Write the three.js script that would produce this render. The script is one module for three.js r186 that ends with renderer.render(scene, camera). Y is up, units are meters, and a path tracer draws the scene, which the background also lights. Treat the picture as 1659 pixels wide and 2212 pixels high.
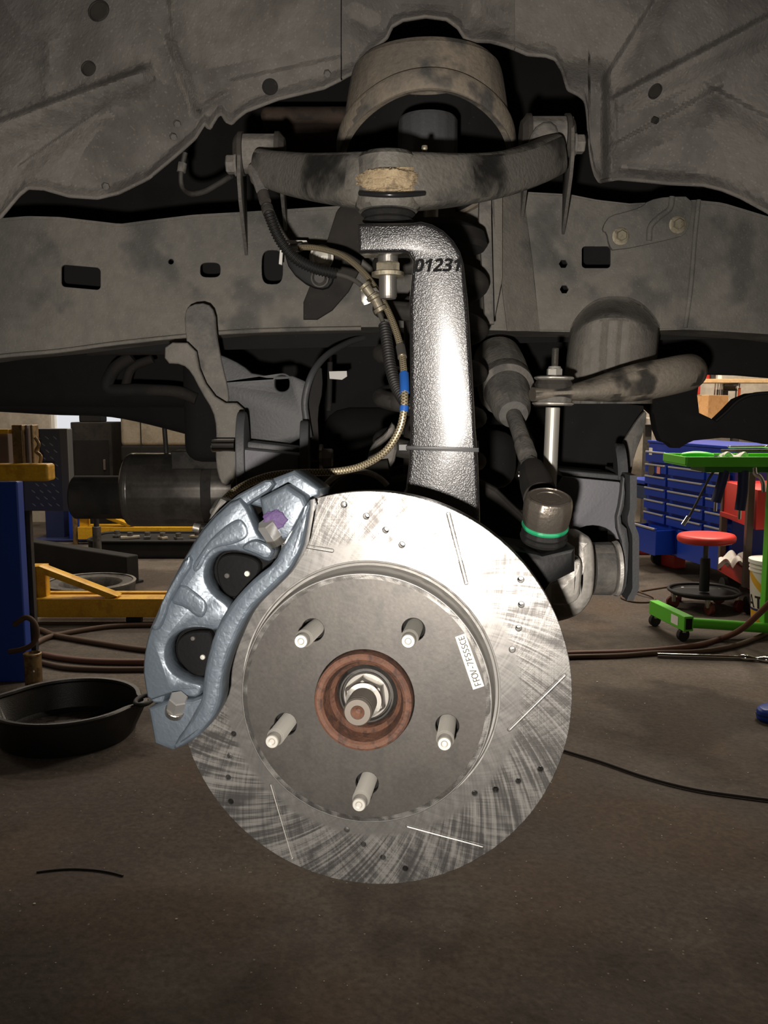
import * as THREE from 'three';
import { mergeGeometries, toCreasedNormals } from 'three/addons/utils/BufferGeometryUtils.js';
import { RoundedBoxGeometry } from 'three/addons/geometries/RoundedBoxGeometry.js';
import { RectAreaLightUniformsLib } from 'three/addons/lights/RectAreaLightUniformsLib.js';
import { TextGeometry } from 'three/addons/geometries/TextGeometry.js';
import { FontLoader } from 'three/addons/loaders/FontLoader.js';

// ---------------------------------------------------------------- camera, lights, exposure
const FPX = 1853, CX = 829.5, CY = 1106, HORIZON = 880, CAMH = 1.15;
const PITCH = Math.atan((CY - HORIZON) / FPX);
const scene = new THREE.Scene();
scene.background = new THREE.Color(0xe4e6ea);
const camera = new THREE.PerspectiveCamera(2 * Math.atan(CY / FPX) * 180 / Math.PI, 1659 / 2212, 0.05, 60);
camera.position.set(0, CAMH, 0);
camera.rotation.set(-PITCH, 0, 0);
scene.add(camera);
const renderer = new THREE.WebGLRenderer({ antialias: true });
renderer.toneMapping = THREE.LinearToneMapping;
renderer.toneMappingExposure = 1.0;
renderer.shadowMap.enabled = true;
RectAreaLightUniformsLib.init();

const LAMP_POS = new THREE.Vector3(-0.04, 1.075, 0.03);      // hand-height LED work light beside the lens
const workLight = new THREE.SpotLight(0xfff6ec, 3.3, 0, 50 * Math.PI / 180, 1, 2);   // its reflector throws a soft-edged beam
workLight.position.copy(LAMP_POS); workLight.castShadow = true; workLight.shadow.radius = 0.6;
workLight.target.position.set(0.0, 1.10, -1); scene.add(workLight, workLight.target);
const CEIL = 3.3;
const TUBES = [[2.3, -5.2, 90], [2.3, -7.2, 72], [-1.6, -5.9, 56], [-3.6, -4.4, 14], [-1.6, -7.6, 46]];   // x, z, strength of each ceiling fitting
for (const [x, z, s] of TUBES) {
  const l = new THREE.RectAreaLight(0xfff0dc, s, 1.3, 0.28);
  l.position.set(x, CEIL - 0.13, z); l.lookAt(x, 0, z); l.castShadow = true; scene.add(l);
}

// ---------------------------------------------------------------- helpers
const V = (x, y, z) => new THREE.Vector3(x, y, z);
let seed = 12345;
const rnd = () => { seed = (seed * 1664525 + 1013904223) >>> 0; return seed / 4294967296; };
const lerp = (a, b, t) => a + (b - a) * t, clamp = (x, a = 0, b = 1) => Math.min(b, Math.max(a, x));
const smooth = (a, b, x) => { const t = clamp((x - a) / (b - a)); return t * t * (3 - 2 * t); };
const cosP = Math.cos(PITCH), sinP = Math.sin(PITCH);
function ray(px, py) {                                          // direction of a photo pixel
  const x = (px - CX) / FPX, y = -(py - CY) / FPX;
  return V(x, y * cosP - sinP, -y * sinP - cosP);
}
function at(px, py, Z) { const d = ray(px, py); return V(0, CAMH, 0).addScaledVector(d, Z / -d.z); }
function onFloor(px, py, h = 0) { const d = ray(px, py); return V(0, CAMH, 0).addScaledVector(d, (CAMH - h) / -d.y); }
const mpp = Z => Z / FPX;                                       // metres per pixel at a distance
const frameOf = M => ({ M, I: M.clone().invert() });
const WORLD = frameOf(new THREE.Matrix4());
function loc(F, px, py, dz) {                                   // pixel -> local xy on the plane z = dz of frame F
  const o = V(0, CAMH, 0).applyMatrix4(F.I), d = ray(px, py).transformDirection(F.I);
  const t = (dz - o.z) / d.z; return [o.x + d.x * t, o.y + d.y * t];
}
function chaikin(p, k = 2, closed = true) {
  for (let i = 0; i < k; i++) {
    const q = []; const n = p.length;
    if (!closed) q.push(p[0]);
    for (let j = 0; j < (closed ? n : n - 1); j++) {
      const a = p[j], b = p[(j + 1) % n];
      q.push(a.map((v, c) => v * .75 + b[c] * .25), a.map((v, c) => v * .25 + b[c] * .75));
    }
    if (!closed) q.push(p[n - 1]);
    p = q;
  }
  return p;
}
function boxUV(g) {                                             // uv in metres from the dominant axis
  const p = g.attributes.position, uv = new Float32Array(p.count * 2);
  const a = V(), b = V(), c = V(), n = V();
  for (let i = 0; i < p.count; i += 3) {
    a.fromBufferAttribute(p, i); b.fromBufferAttribute(p, i + 1); c.fromBufferAttribute(p, i + 2);
    n.copy(b).sub(a).cross(c.clone().sub(a));
    const ax = Math.abs(n.x), ay = Math.abs(n.y), az = Math.abs(n.z);
    [a, b, c].forEach((v, k) => {
      const u = az >= ax && az >= ay ? [v.x, v.y] : ay >= ax ? [v.x, v.z] : [v.z, v.y];
      uv[(i + k) * 2] = u[0]; uv[(i + k) * 2 + 1] = u[1];
    });
  }
  g.setAttribute('uv', new THREE.BufferAttribute(uv, 2));
}
function fin(g, keepUV = false) {
  if (g.index) g = g.toNonIndexed();
  for (const k of Object.keys(g.attributes)) if (!['position', 'normal', 'uv', 'color'].includes(k)) g.deleteAttribute(k);
  if (!keepUV || !g.attributes.uv) boxUV(g);
  return g;
}
const merge = gs => gs.length === 1 ? gs[0] : mergeGeometries(gs.map(g => { g = g.index ? g.toNonIndexed() : g; g.deleteAttribute('color'); return g; }));
const names = {};
function numbered(n) { const k = names[n] = (names[n] ?? -1) + 1; return k ? `${n}_${String(k).padStart(3, '0')}` : n; }
const THINGS = [];
function thing(name, label, category, group) {
  const o = new THREE.Group(); o.name = numbered(name); scene.add(o); o.userData = { label, category };
  if (group) o.userData.group = group; THINGS.push(o); return o;
}
function part(parent, name, geo, m, label) {
  const g = Array.isArray(geo) ? merge(geo.map(x => fin(x))) : geo.userData.keep ? fin(geo, true) : fin(geo);
  const o = new THREE.Mesh(g, m); o.name = name; if (label) o.userData.label = label;
  o.castShadow = o.receiveShadow = true; parent.add(o); return o;
}
function piece(parent, name, geo, m, pos, quat) {               // shared geometry, own place
  const o = new THREE.Mesh(geo, m); o.name = name; if (pos) o.position.copy(pos); if (quat) o.quaternion.copy(quat);
  o.castShadow = o.receiveShadow = true; parent.add(o); return o;
}
function structure(name, geo, m) {
  const g = Array.isArray(geo) ? merge(geo.map(x => fin(x))) : fin(geo, geo.userData.keep);
  const o = new THREE.Mesh(g, m); o.name = name; o.userData.kind = 'structure';
  o.castShadow = o.receiveShadow = true; scene.add(o); return o;
}
function settleAll() {                                          // put each group's origin at its base
  for (const g of THINGS) {
    g.updateMatrixWorld(true);
    const b = new THREE.Box3().setFromObject(g), c = V((b.min.x + b.max.x) / 2, b.min.y, (b.min.z + b.max.z) / 2);
    for (const k of g.children) k.position.sub(c);
    g.position.copy(c);
  }
}
function shapeOf(pts, holes = []) {
  const s = new THREE.Shape(pts.map(p => new THREE.Vector2(p[0], p[1])));
  for (const h of holes) s.holes.push(new THREE.Path(h.map(p => new THREE.Vector2(p[0], p[1]))));
  return s;
}
function slab(F, pts, zf, depth, { holes = [], bevel = 0, bseg = 2, crease = .5 } = {}) {   // local outline -> bevelled slab, front at z = zf
  const b = Math.min(bevel, depth * .45);
  let g = new THREE.ExtrudeGeometry(shapeOf(pts, holes), { depth: depth - 2 * b, bevelEnabled: b > 0, bevelSize: b, bevelThickness: b, bevelOffset: -b, bevelSegments: bseg, curveSegments: 12 });
  g.translate(0, 0, zf - depth + b);
  g = toCreasedNormals(g, crease);
  if (F !== WORLD) g.applyMatrix4(F.M);
  return g;
}
function plate(F, poly, zf, depth, o = {}) {                    // outline in photo pixels on the plane z = zf of frame F
  const s = o.smooth ?? 0;
  const P = chaikin(poly, s).map(p => loc(F, p[0], p[1], zf));
  const H = (o.holes ?? []).map(h => h.map(p => loc(F, p[0], p[1], zf)));
  return slab(F, P, zf, depth, { ...o, holes: H });
}
const circ = (x, y, r, n = 24) => Array.from({ length: n }, (_, i) => [x + r * Math.cos(i / n * 2 * Math.PI), y + r * Math.sin(i / n * 2 * Math.PI)]);
function rrect(x0, y0, x1, y1, r, n = 5) {
  const p = []; const c = [[x1 - r, y1 - r, 0], [x0 + r, y1 - r, 1], [x0 + r, y0 + r, 2], [x1 - r, y0 + r, 3]];
  for (const [x, y, q] of c) for (let i = 0; i <= n; i++) { const a = (q + i / n) * Math.PI / 2; p.push([x + r * Math.cos(a), y + r * Math.sin(a)]); }
  return p;
}
function sweep(pts, { r = .01, n = 40, m = 14, sec = null, up = null, caps = true, straight = false } = {}) {
  const curve = straight ? null : new THREE.CatmullRomCurve3(pts, false, 'centripetal');
  const P = [], T = [];
  if (straight) { n = pts.length - 1; pts.forEach((p, i) => { P.push(p); T.push(pts[Math.min(i + 1, n)].clone().sub(pts[Math.max(i - 1, 0)]).normalize()); }); }
  else for (let i = 0; i <= n; i++) { P.push(curve.getPointAt(i / n)); T.push(curve.getTangentAt(i / n)); }
  const S = [], U = [];
  let s0 = V().crossVectors(T[0], Math.abs(T[0].y) > .9 ? V(0, 0, 1) : V(0, 1, 0)).normalize();
  for (let i = 0; i <= n; i++) {
    if (up) s0 = V().crossVectors(T[i], up).normalize();
    else s0 = s0.clone().addScaledVector(T[i], -s0.dot(T[i])).normalize();
    S.push(s0); U.push(V().crossVectors(s0, T[i]));
  }
  const pos = [], uv = [], idx = []; let L = 0;
  for (let i = 0; i <= n; i++) {
    if (i) L += P[i].distanceTo(P[i - 1]);
    const t = i / n;
    for (let j = 0; j <= m; j++) {
      const f = (j % m) / m; let a, b;
      if (sec) [a, b] = sec(t, f); else { const R = typeof r === 'function' ? r(t) : r; a = R * Math.cos(f * 2 * Math.PI); b = R * Math.sin(f * 2 * Math.PI); }
      const v = P[i].clone().addScaledVector(S[i], a).addScaledVector(U[i], b); pos.push(v.x, v.y, v.z); uv.push(j / m, L);
    }
  }
  for (let i = 0; i < n; i++) for (let j = 0; j < m; j++) { const a = i * (m + 1) + j, b = a + m + 1; idx.push(a, b, a + 1, b, b + 1, a + 1); }
  const g = new THREE.BufferGeometry();
  g.setAttribute('position', new THREE.Float32BufferAttribute(pos, 3)); g.setAttribute('uv', new THREE.Float32BufferAttribute(uv, 2)); g.setIndex(idx);
  g.computeVertexNormals();
  const N = g.attributes.normal;
  for (let i = 0; i <= n; i++) { const a = i * (m + 1), b = a + m; const v = V(N.getX(a) + N.getX(b), N.getY(a) + N.getY(b), N.getZ(a) + N.getZ(b)).normalize(); N.setXYZ(a, v.x, v.y, v.z); N.setXYZ(b, v.x, v.y, v.z); }
  const out = [g.toNonIndexed()];
  if (caps) for (const e of [0, n]) {
    const q = [], c = P[e], nn = T[e].clone().multiplyScalar(e ? 1 : -1), nr = [], u2 = [];
    for (let j = 0; j < m; j++) {
      const k = (e * (m + 1) + j) * 3, k2 = (e * (m + 1) + j + 1) * 3; const A = [pos[k], pos[k + 1], pos[k + 2]], B = [pos[k2], pos[k2 + 1], pos[k2 + 2]];
      q.push(c.x, c.y, c.z, ...(e ? B : A), ...(e ? A : B)); for (let z = 0; z < 3; z++) { nr.push(nn.x, nn.y, nn.z); u2.push(0, 0); }
    }
    const h = new THREE.BufferGeometry(); h.setAttribute('position', new THREE.Float32BufferAttribute(q, 3)); h.setAttribute('normal', new THREE.Float32BufferAttribute(nr, 3)); h.setAttribute('uv', new THREE.Float32BufferAttribute(u2, 2)); out.push(h);
  }
  return mergeGeometries(out);
}
const tube = (pix, r, o = {}) => sweep(pix.map(p => p.isVector3 ? p : at(...p)), { r, ...o });
const keepUV = g => { g.userData.keep = true; return g; };
function sheet(nu, nv, f, t = .003, dir = V(0, 0, -1)) {         // f(u, v) -> Vector3; thin solid of thickness t
  const pos = [], idx = [], W = nu + 1, N = W * (nv + 1);
  const P = []; for (let j = 0; j <= nv; j++) for (let i = 0; i <= nu; i++) P.push(f(i / nu, j / nv));
  for (const p of P) pos.push(p.x, p.y, p.z);
  for (const p of P) pos.push(p.x + dir.x * t, p.y + dir.y * t, p.z + dir.z * t);
  for (let j = 0; j < nv; j++) for (let i = 0; i < nu; i++) {
    const a = j * W + i, b = a + 1, c = a + W, d = c + 1;
    idx.push(a, c, b, b, c, d, N + a, N + b, N + c, N + b, N + d, N + c);
  }
  const edge = (a, b) => idx.push(a, b, N + a, b, N + b, N + a);
  for (let i = 0; i < nu; i++) { edge(i, i + 1); edge(nv * W + i + 1, nv * W + i); }
  for (let j = 0; j < nv; j++) { edge((j + 1) * W, j * W); edge(j * W + nu, (j + 1) * W + nu); }
  const g = new THREE.BufferGeometry(); g.setAttribute('position', new THREE.Float32BufferAttribute(pos, 3)); g.setIndex(idx);
  return toCreasedNormals(g, .7);
}
function orient(g, dir, pos) {                                  // y axis -> dir, origin -> pos
  g.applyQuaternion(new THREE.Quaternion().setFromUnitVectors(V(0, 1, 0), dir.clone().normalize())); g.translate(pos.x, pos.y, pos.z); return g;
}
const lathe = (prof, seg = 36, crease = .6) => toCreasedNormals(new THREE.LatheGeometry(prof.map(p => new THREE.Vector2(Math.max(p[0], 1e-5), p[1])), seg), crease);
const cyl = (r, h, seg = 24, r2 = r, ch = 0) => { const c = ch || Math.min(r, h) * .08; return lathe([[0, 0], [r - c, 0], [r, c], [r2, h - c], [r2 - c, h], [0, h]], seg); };
const hex = (r, h) => { const c = r * .12; return toCreasedNormals(new THREE.LatheGeometry([[1e-5, 0], [r, 0], [r, h - c], [r - c, h], [1e-5, h]].map(p => new THREE.Vector2(...p)), 6), .3); };
const rbox = (w, h, d, r = .004, s = 2) => new RoundedBoxGeometry(w, h, d, s, Math.min(r, w * .49, h * .49, d * .49));
const boxAt = (x, y, z, w, h, d, r = .004) => { const g = rbox(w, h, d, r); g.translate(x, y, z); return g; };
const turned = (g, ry, p) => { g.rotateY(ry); g.translate(p.x, p.y, p.z); return g; };

// ---------------------------------------------------------------- procedural textures and materials
function lattice(s) { const a = new Float32Array(65536); let q = s * 7919 + 17; for (let i = 0; i < 65536; i++) { q = (q * 1664525 + 1013904223) >>> 0; a[i] = q / 4294967296; } return a; }
const LAT = lattice(3);
function vn(x, y, per, o = 0) {
  const xi = Math.floor(x), yi = Math.floor(y), fx = x - xi, fy = y - yi, u = fx * fx * (3 - 2 * fx), v = fy * fy * (3 - 2 * fy);
  const h = (i, j) => LAT[((((i % per) + per) % per) * 197 + (((j % per) + per) % per) * 8191 + o * 2749) & 65535];
  return lerp(lerp(h(xi, yi), h(xi + 1, yi), u), lerp(h(xi, yi + 1), h(xi + 1, yi + 1), u), v);
}
function fbm(u, v, f, oct = 4, o = 0, gain = .5) { let s = 0, a = 1, w = 0; for (let k = 0; k < oct; k++) { s += a * vn(u * f, v * f, f, o + k); w += a; a *= gain; f *= 2; } return s / w; }
function tex(size, fn, tile, colour = true) {
  const d = new Uint8Array(size * size * 4);
  for (let j = 0; j < size; j++) for (let i = 0; i < size; i++) {
    const c = fn(i / size, j / size), k = (j * size + i) * 4, g = typeof c === 'number';
    d[k] = clamp(g ? c * 255 : c[0], 0, 255); d[k + 1] = clamp(g ? c * 255 : c[1], 0, 255); d[k + 2] = clamp(g ? c * 255 : c[2], 0, 255); d[k + 3] = 255;
  }
  const t = new THREE.DataTexture(d, size, size); t.wrapS = t.wrapT = THREE.RepeatWrapping; t.magFilter = THREE.LinearFilter; t.minFilter = THREE.LinearMipmapLinearFilter; t.generateMipmaps = true;
  if (colour) t.colorSpace = THREE.SRGBColorSpace; if (tile) t.repeat.set(1 / tile, 1 / tile); t.needsUpdate = true; return t;
}
const mixc = (a, b, t) => [lerp(a[0], b[0], t), lerp(a[1], b[1], t), lerp(a[2], b[2], t)];
const std = o => new THREE.MeshStandardMaterial({ side: THREE.DoubleSide, ...o });
const phys = o => new THREE.MeshPhysicalMaterial({ side: THREE.DoubleSide, ...o });
const grainBump = tex(512, (u, v) => fbm(u, v, 48, 3, 5), .12, false);         // fine orange-peel
const castBump = tex(512, (u, v) => { const n = fbm(u, v, 60, 2, 9); return smooth(.3, .7, n); }, .15, false);
const wrinkleBump = tex(512, (u, v) => smooth(.25, .75, fbm(u, v, 100, 2, 19)), .085, false);
const blotchRough = tex(256, (u, v) => .35 + .5 * fbm(u, v, 6, 4, 2), .5, false);
const FS = 512, FIELD = {};
function field(f, oct, o, gain) { const k = [f, oct, o, gain].join(); if (!FIELD[k]) { const d = FIELD[k] = new Float32Array(FS * FS); for (let j = 0; j < FS; j++) for (let i = 0; i < FS; i++) d[j * FS + i] = fbm(i / FS, j / FS, f, oct, o, gain); } return FIELD[k]; }
function dirt(a, b, c, tile, o = 0, speck = .02, f = 4) {        // two tones of grime plus pale grit
  const A = field(f, 5, 2, .6), K = field(f * 2, 4, 11, .5), W = field(64, 2, 7, .5), dx = o * 97 % FS, dy = o * 61 % FS;
  const id = (u, v, ox, oy) => ((Math.round(v * FS) + oy) % FS) * FS + (Math.round(u * FS) + ox) % FS;
  return tex(512, (u, v) => {
    const n = A[id(u, v, dx, dy)], k = K[id(u, v, dy, dx)], w = W[id(u, v, dx, dx)], g = LAT[((u * 512 | 0) * 197 + (v * 512 | 0) * 8191 + o * 577) & 65535];
    let q = mixc(a, b, smooth(.32, .68, n)); q = mixc(q, c, smooth(.55, .75, k) * .7);
    const e = 1 + (w - .5) * .12; q = [q[0] * e, q[1] * e, q[2] * e];
    if (g > 1 - speck * .25) q = mixc(q, [170, 162, 150], .35);
    return q;
  }, tile);
}
const M = {
  fender: std({ map: dirt([98, 95, 91], [114, 110, 105], [84, 80, 76], .6, 1, .08, 5), roughness: .85, bumpMap: grainBump, bumpScale: .0006 }),
  frame: std({ map: dirt([100, 98, 93], [120, 116, 109], [74, 74, 72], .55, 4, .05, 4), roughness: .8, bumpMap: grainBump, bumpScale: .0005 }),
  bucket: std({ map: dirt([112, 105, 95], [132, 122, 108], [56, 57, 58], .22, 8, .01, 3), roughness: .75, bumpMap: grainBump, bumpScale: .0005 }),
  arm: std({ map: dirt([26, 26, 25], [104, 101, 95], [110, 106, 98], .2, 14, .01, 3), roughness: .62, bumpMap: grainBump, bumpScale: .0006 }),
  swayBar: std({ map: dirt([120, 114, 104], [134, 126, 114], [24, 23, 22], .14, 19, .01, 2), roughness: .7, bumpMap: grainBump, bumpScale: .0004 }),
  dustSteel: std({ map: dirt([100, 98, 94], [118, 114, 108], [82, 80, 77], .2, 21, .01, 4), roughness: .75, bumpMap: grainBump, bumpScale: .0005 }),
  darkSteel: std({ map: dirt([62, 60, 58], [78, 75, 71], [46, 45, 44], .2, 23, .008, 4), roughness: .6, metalness: .2 }),
  oldDark: std({ map: dirt([34, 31, 29], [46, 42, 38], [24, 23, 22], .4, 26, .006, 4), roughness: .85 }),
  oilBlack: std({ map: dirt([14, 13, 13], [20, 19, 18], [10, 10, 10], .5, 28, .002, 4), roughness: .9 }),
  blackPlastic: std({ color: 0x0f0f10, roughness: .7 }),
  rubber: std({ color: 0x161514, roughness: .75, bumpMap: grainBump, bumpScale: .0003 }),
  dustRubber: std({ color: 0x3c3833, roughness: .85, bumpMap: grainBump, bumpScale: .0004 }),
  greyPaint: std({ color: 0x75757a, roughness: .6, bumpMap: grainBump, bumpScale: .00025 }),
  greyPaintDark: std({ color: 0x4d4e50, roughness: .55, bumpMap: grainBump, bumpScale: .0002 }),
  sand: std({ map: dirt([150, 132, 104], [168, 150, 120], [112, 98, 80], .05, 31, .02, 4), roughness: .95, bumpMap: grainBump, bumpScale: .001 }),
  zinc: std({ color: 0xc8c5bc, metalness: .55, roughness: .7, roughnessMap: blotchRough }),
  polished: std({ color: 0xc8c6c2, metalness: .75, roughness: .28 }),
  chrome: std({ color: 0xe2e2e2, metalness: 1, roughness: .14 }),
  steel: std({ color: 0xa9a59e, metalness: .9, roughness: .32 }),
  nickel: std({ color: 0x98958f, metalness: .8, roughness: .4 }),
  castAlu: std({ map: dirt([176, 172, 166], [192, 188, 180], [160, 156, 150], .2, 33, .003, 4), metalness: .15, roughness: .45, bumpMap: grainBump, bumpScale: .0003 }),
  yellowZinc: std({ map: dirt([146, 139, 120], [160, 152, 132], [118, 112, 98], .05, 35, .01, 4), metalness: .5, roughness: .45 }),
  caliperPaint: phys({ color: 0x5f6973, metalness: .4, roughness: .42, clearcoat: .5, clearcoatRoughness: .3, bumpMap: castBump, bumpScale: .0001 }),
  padBlack: phys({ color: 0x0c0c0d, roughness: .75, specularIntensity: .35, bumpMap: grainBump, bumpScale: .0002 }),
  purple: std({ color: 0x53406a, roughness: .7, bumpMap: grainBump, bumpScale: .0008 }),
  knuckle: phys({ color: 0x1d1d1f, metalness: .0, ior: 1.85, roughness: .36, clearcoat: 1, clearcoatRoughness: .22, bumpMap: wrinkleBump, bumpScale: .00018 }),
  ink: std({ color: 0x050505, roughness: .95 }),
  hat: std({ map: dirt([78, 75, 72], [83, 80, 76], [75, 73, 70], .12, 37, .004, 4), metalness: .55, roughness: .45, bumpMap: grainBump, bumpScale: .00003 }),
  rust: std({ map: dirt([88, 59, 46], [102, 70, 54], [64, 47, 40], .04, 39, .01, 4), roughness: .75, bumpMap: grainBump, bumpScale: .0004 }),
  braid: std({ map: tex(128, (u, v) => { const a = Math.abs(((u * 4 + v * 4) % 1) - .5) * 2, b = Math.abs((((u * 4 - v * 4) % 1) + 1) % 1 - .5) * 2; const k = Math.max(a, b); return mixc([126, 112, 84], [226, 214, 184], smooth(.5, .9, k)); }, 0), metalness: .55, roughness: .36 }),
  loom: std({ color: 0x1b1a19, roughness: .6 }),
  blueSleeve: std({ color: 0x2a63b8, roughness: .35 }),
  white: std({ color: 0xe6e4de, roughness: .7 }),
  green: std({ color: 0x25a06c, roughness: .5 }),
  bluePaint: std({ color: 0x14398f, roughness: .45 }),
  yellowPaint: std({ map: dirt([196, 148, 26], [206, 158, 30], [176, 128, 22], .4, 41, .002, 4), roughness: .45 }),
  chestBlue: std({ color: 0x1438a0, roughness: .35 }),
  navy: std({ color: 0x15204a, roughness: .6 }),
  greenPaint: std({ color: 0x5cc02e, roughness: .4 }),
  greenBright: std({ color: 0x4fe03c, roughness: .35 }),
  redVinyl: std({ color: 0xc8322a, roughness: .45 }),
  redPaint: std({ color: 0xb02a22, roughness: .45 }),
  brownPost: std({ color: 0x584a44, roughness: .55 }),
  brass: std({ map: dirt([120, 98, 66], [138, 114, 78], [88, 70, 50], .2, 43, .004, 4), metalness: .55, roughness: .4 }),
  cardboard: std({ map: dirt([188, 142, 92], [196, 150, 100], [176, 130, 84], .3, 45, .002, 4), roughness: .9 }),
  wood: std({ map: dirt([214, 184, 140], [204, 172, 128], [190, 156, 112], .3, 47, .002, 3), roughness: .7 }),
  panelGrey: std({ map: dirt([140, 132, 116], [150, 142, 126], [128, 120, 104], .6, 49, .002, 3), roughness: .5, metalness: .2 }),
  treadLug: std({ color: 0x9a9fa4, metalness: .4, roughness: .4 }),
  treadPlate: std({ color: 0x55595e, metalness: .4, roughness: .5 }),
  muffler: std({ map: dirt([128, 124, 119], [140, 136, 130], [108, 104, 100], .3, 51, .003, 3), metalness: .7, roughness: .36 }),
  hoseBrown: std({ color: 0x4a3524, roughness: .7 }),
  hoseRed: std({ color: 0x5c3728, roughness: .6 }),
};

// ---------------------------------------------------------------- the garage itself
const floorMap = (() => {
  const A = field(3, 5, 61, .55), K = field(7, 4, 65, .5), St = field(5, 5, 77, .6), W = field(64, 3, 70, .6);
  const bi = (F, u, v) => { const x = u * FS, y = v * FS, i = Math.floor(x), j = Math.floor(y), fx = x - i, fy = y - j, g = (a, b) => F[(b % FS) * FS + a % FS]; return lerp(lerp(g(i, j), g(i + 1, j), fx), lerp(g(i, j + 1), g(i + 1, j + 1), fx), fy); };
  return tex(2048, (u, v) => {
    const n = bi(A, u, v), k = bi(K, u, v), st = bi(St, u, v), w = bi(W, (u * 4) % 1, (v * 4) % 1), s = LAT[((u * 700 | 0) * 197 + (v * 700 | 0) * 8191) & 65535];
    let c = mixc([76, 69, 64], [94, 87, 80], smooth(.3, .7, n)); c = mixc(c, [90, 75, 63], smooth(.5, .72, k) * .5);
    c = mixc(c, [53, 47, 43], smooth(.56, .74, st) * .6);
    const e = 1 + (w - .5) * .3; c = [c[0] * e, c[1] * e, c[2] * e];
    if (s > .9992) c = mixc(c, [180, 170, 156], .6);
    return c;
  }, 2.6);
})();
const floorRough = tex(512, (u, v) => .7 + .3 * fbm(u, v, 6, 5, 80), 2.6, false);
M.floor = phys({ map: floorMap, roughness: 1, specularIntensity: .35, roughnessMap: floorRough, bumpMap: tex(512, (u, v) => fbm(u, v, 50, 4, 84), .8, false), bumpScale: .002 });
M.wall = std({ map: dirt([176, 168, 155], [186, 178, 165], [164, 155, 142], 1.6, 55, .001, 3), roughness: .85 });
M.ceiling = std({ color: 0x7a746a, roughness: .9 });
const RX0 = -5.2, RX1 = 4.0, RZ0 = -8.6, RZ1 = 3.4, WT = .15;
structure('floor', boxAt((RX0 + RX1) / 2, -.06, (RZ0 + RZ1) / 2, RX1 - RX0 + .3, .12, RZ1 - RZ0 + .3, .001), M.floor);
structure('ceiling', boxAt((RX0 + RX1) / 2, CEIL + .06, (RZ0 + RZ1) / 2, RX1 - RX0 + .3, .12, RZ1 - RZ0 + .3, .001), M.ceiling);
structure('wall_right', boxAt(RX1 + WT / 2, CEIL / 2, (RZ0 + RZ1) / 2, WT, CEIL, RZ1 - RZ0 + .3, .001), M.wall);
structure('wall_left', boxAt(RX0 - WT / 2, CEIL / 2, (RZ0 + RZ1) / 2, WT, CEIL, RZ1 - RZ0 + .3, .001), M.wall);
structure('wall_front', boxAt((RX0 + RX1) / 2, CEIL / 2, RZ1 + WT / 2, RX1 - RX0, CEIL, WT, .001), M.wall);
{ // back wall with a window opening far left
  const c = at(226, 905, -RZ0), wx0 = c.x - .55, wx1 = c.x + .3, wy0 = c.y - .14, wy1 = c.y + .75;
  const g = slab(WORLD, [[RX0, 0], [RX1, 0], [RX1, CEIL], [RX0, CEIL]], RZ0, WT, { holes: [[[wx0, wy0], [wx0, wy1], [wx1, wy1], [wx1, wy0]]] });
  structure('wall_back', g, M.wall);
  const w = structure('window_1', boxAt((wx0 + wx1) / 2, (wy0 + wy1) / 2, RZ0 - .08, wx1 - wx0, wy1 - wy0, .006, .001), phys({ color: 0xffffff, transmission: 1, thickness: 0, roughness: .05 }));
  part(w, 'window_frame', [boxAt((wx0 + wx1) / 2, wy0 + .02, RZ0 - .06, wx1 - wx0, .04, .06), boxAt((wx0 + wx1) / 2, wy1 - .02, RZ0 - .06, wx1 - wx0, .04, .06),
    boxAt(wx0 + .02, (wy0 + wy1) / 2, RZ0 - .06, .04, wy1 - wy0, .06), boxAt(wx1 - .02, (wy0 + wy1) / 2, RZ0 - .06, .04, wy1 - wy0, .06), boxAt((wx0 + wx1) / 2 - .12, (wy0 + wy1) / 2, RZ0 - .06, .03, wy1 - wy0, .05)], M.white);
}
TUBES.forEach(([x, z, s], i) => {
  const f = thing('ceiling_light', ['long ceiling light above the blue tool chest', 'long ceiling light by the back wall over the workbench', 'long ceiling light over the middle of the neighbouring bay', 'long ceiling light near the left wall', 'long ceiling light by the back wall over the neighbouring bay'][i], 'ceiling light', 'ceiling lights');
  part(f, 'housing', boxAt(x, CEIL - .05, z, 1.4, .1, .34, .01), M.white);
  part(f, 'diffuser', boxAt(x, CEIL - .11, z, 1.3, .02, .28, .004), std({ color: 0xffffff, emissive: 0xfff0dc, emissiveIntensity: 2.5 }));
});
{ // the work light that lights the wheel well, on its stand behind the camera
  const s = thing('work_light', 'small LED work light on a thin telescopic stand', 'work light');
  const p = LAMP_POS;
  part(s, 'lamp_head', boxAt(p.x, p.y, p.z + .045, .1, .07, .03, .006), M.blackPlastic);
  part(s, 'lens', boxAt(p.x, p.y, p.z + .026, .03, .03, .006, .002), std({ color: 0xffffff, emissive: 0xfff1e0, emissiveIntensity: 4 }));
  part(s, 'pole', orient(cyl(.011, p.y - .03, 16), V(0, 1, 0), V(p.x, .01, p.z + .05)), M.steel);
  part(s, 'base', orient(lathe([[0, 0], [.16, 0], [.16, .01], [.03, .025], [.012, .05], [0, .05]], 32), V(0, 1, 0), V(p.x, 0, p.z + .05)), M.blackPlastic);
}

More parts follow.
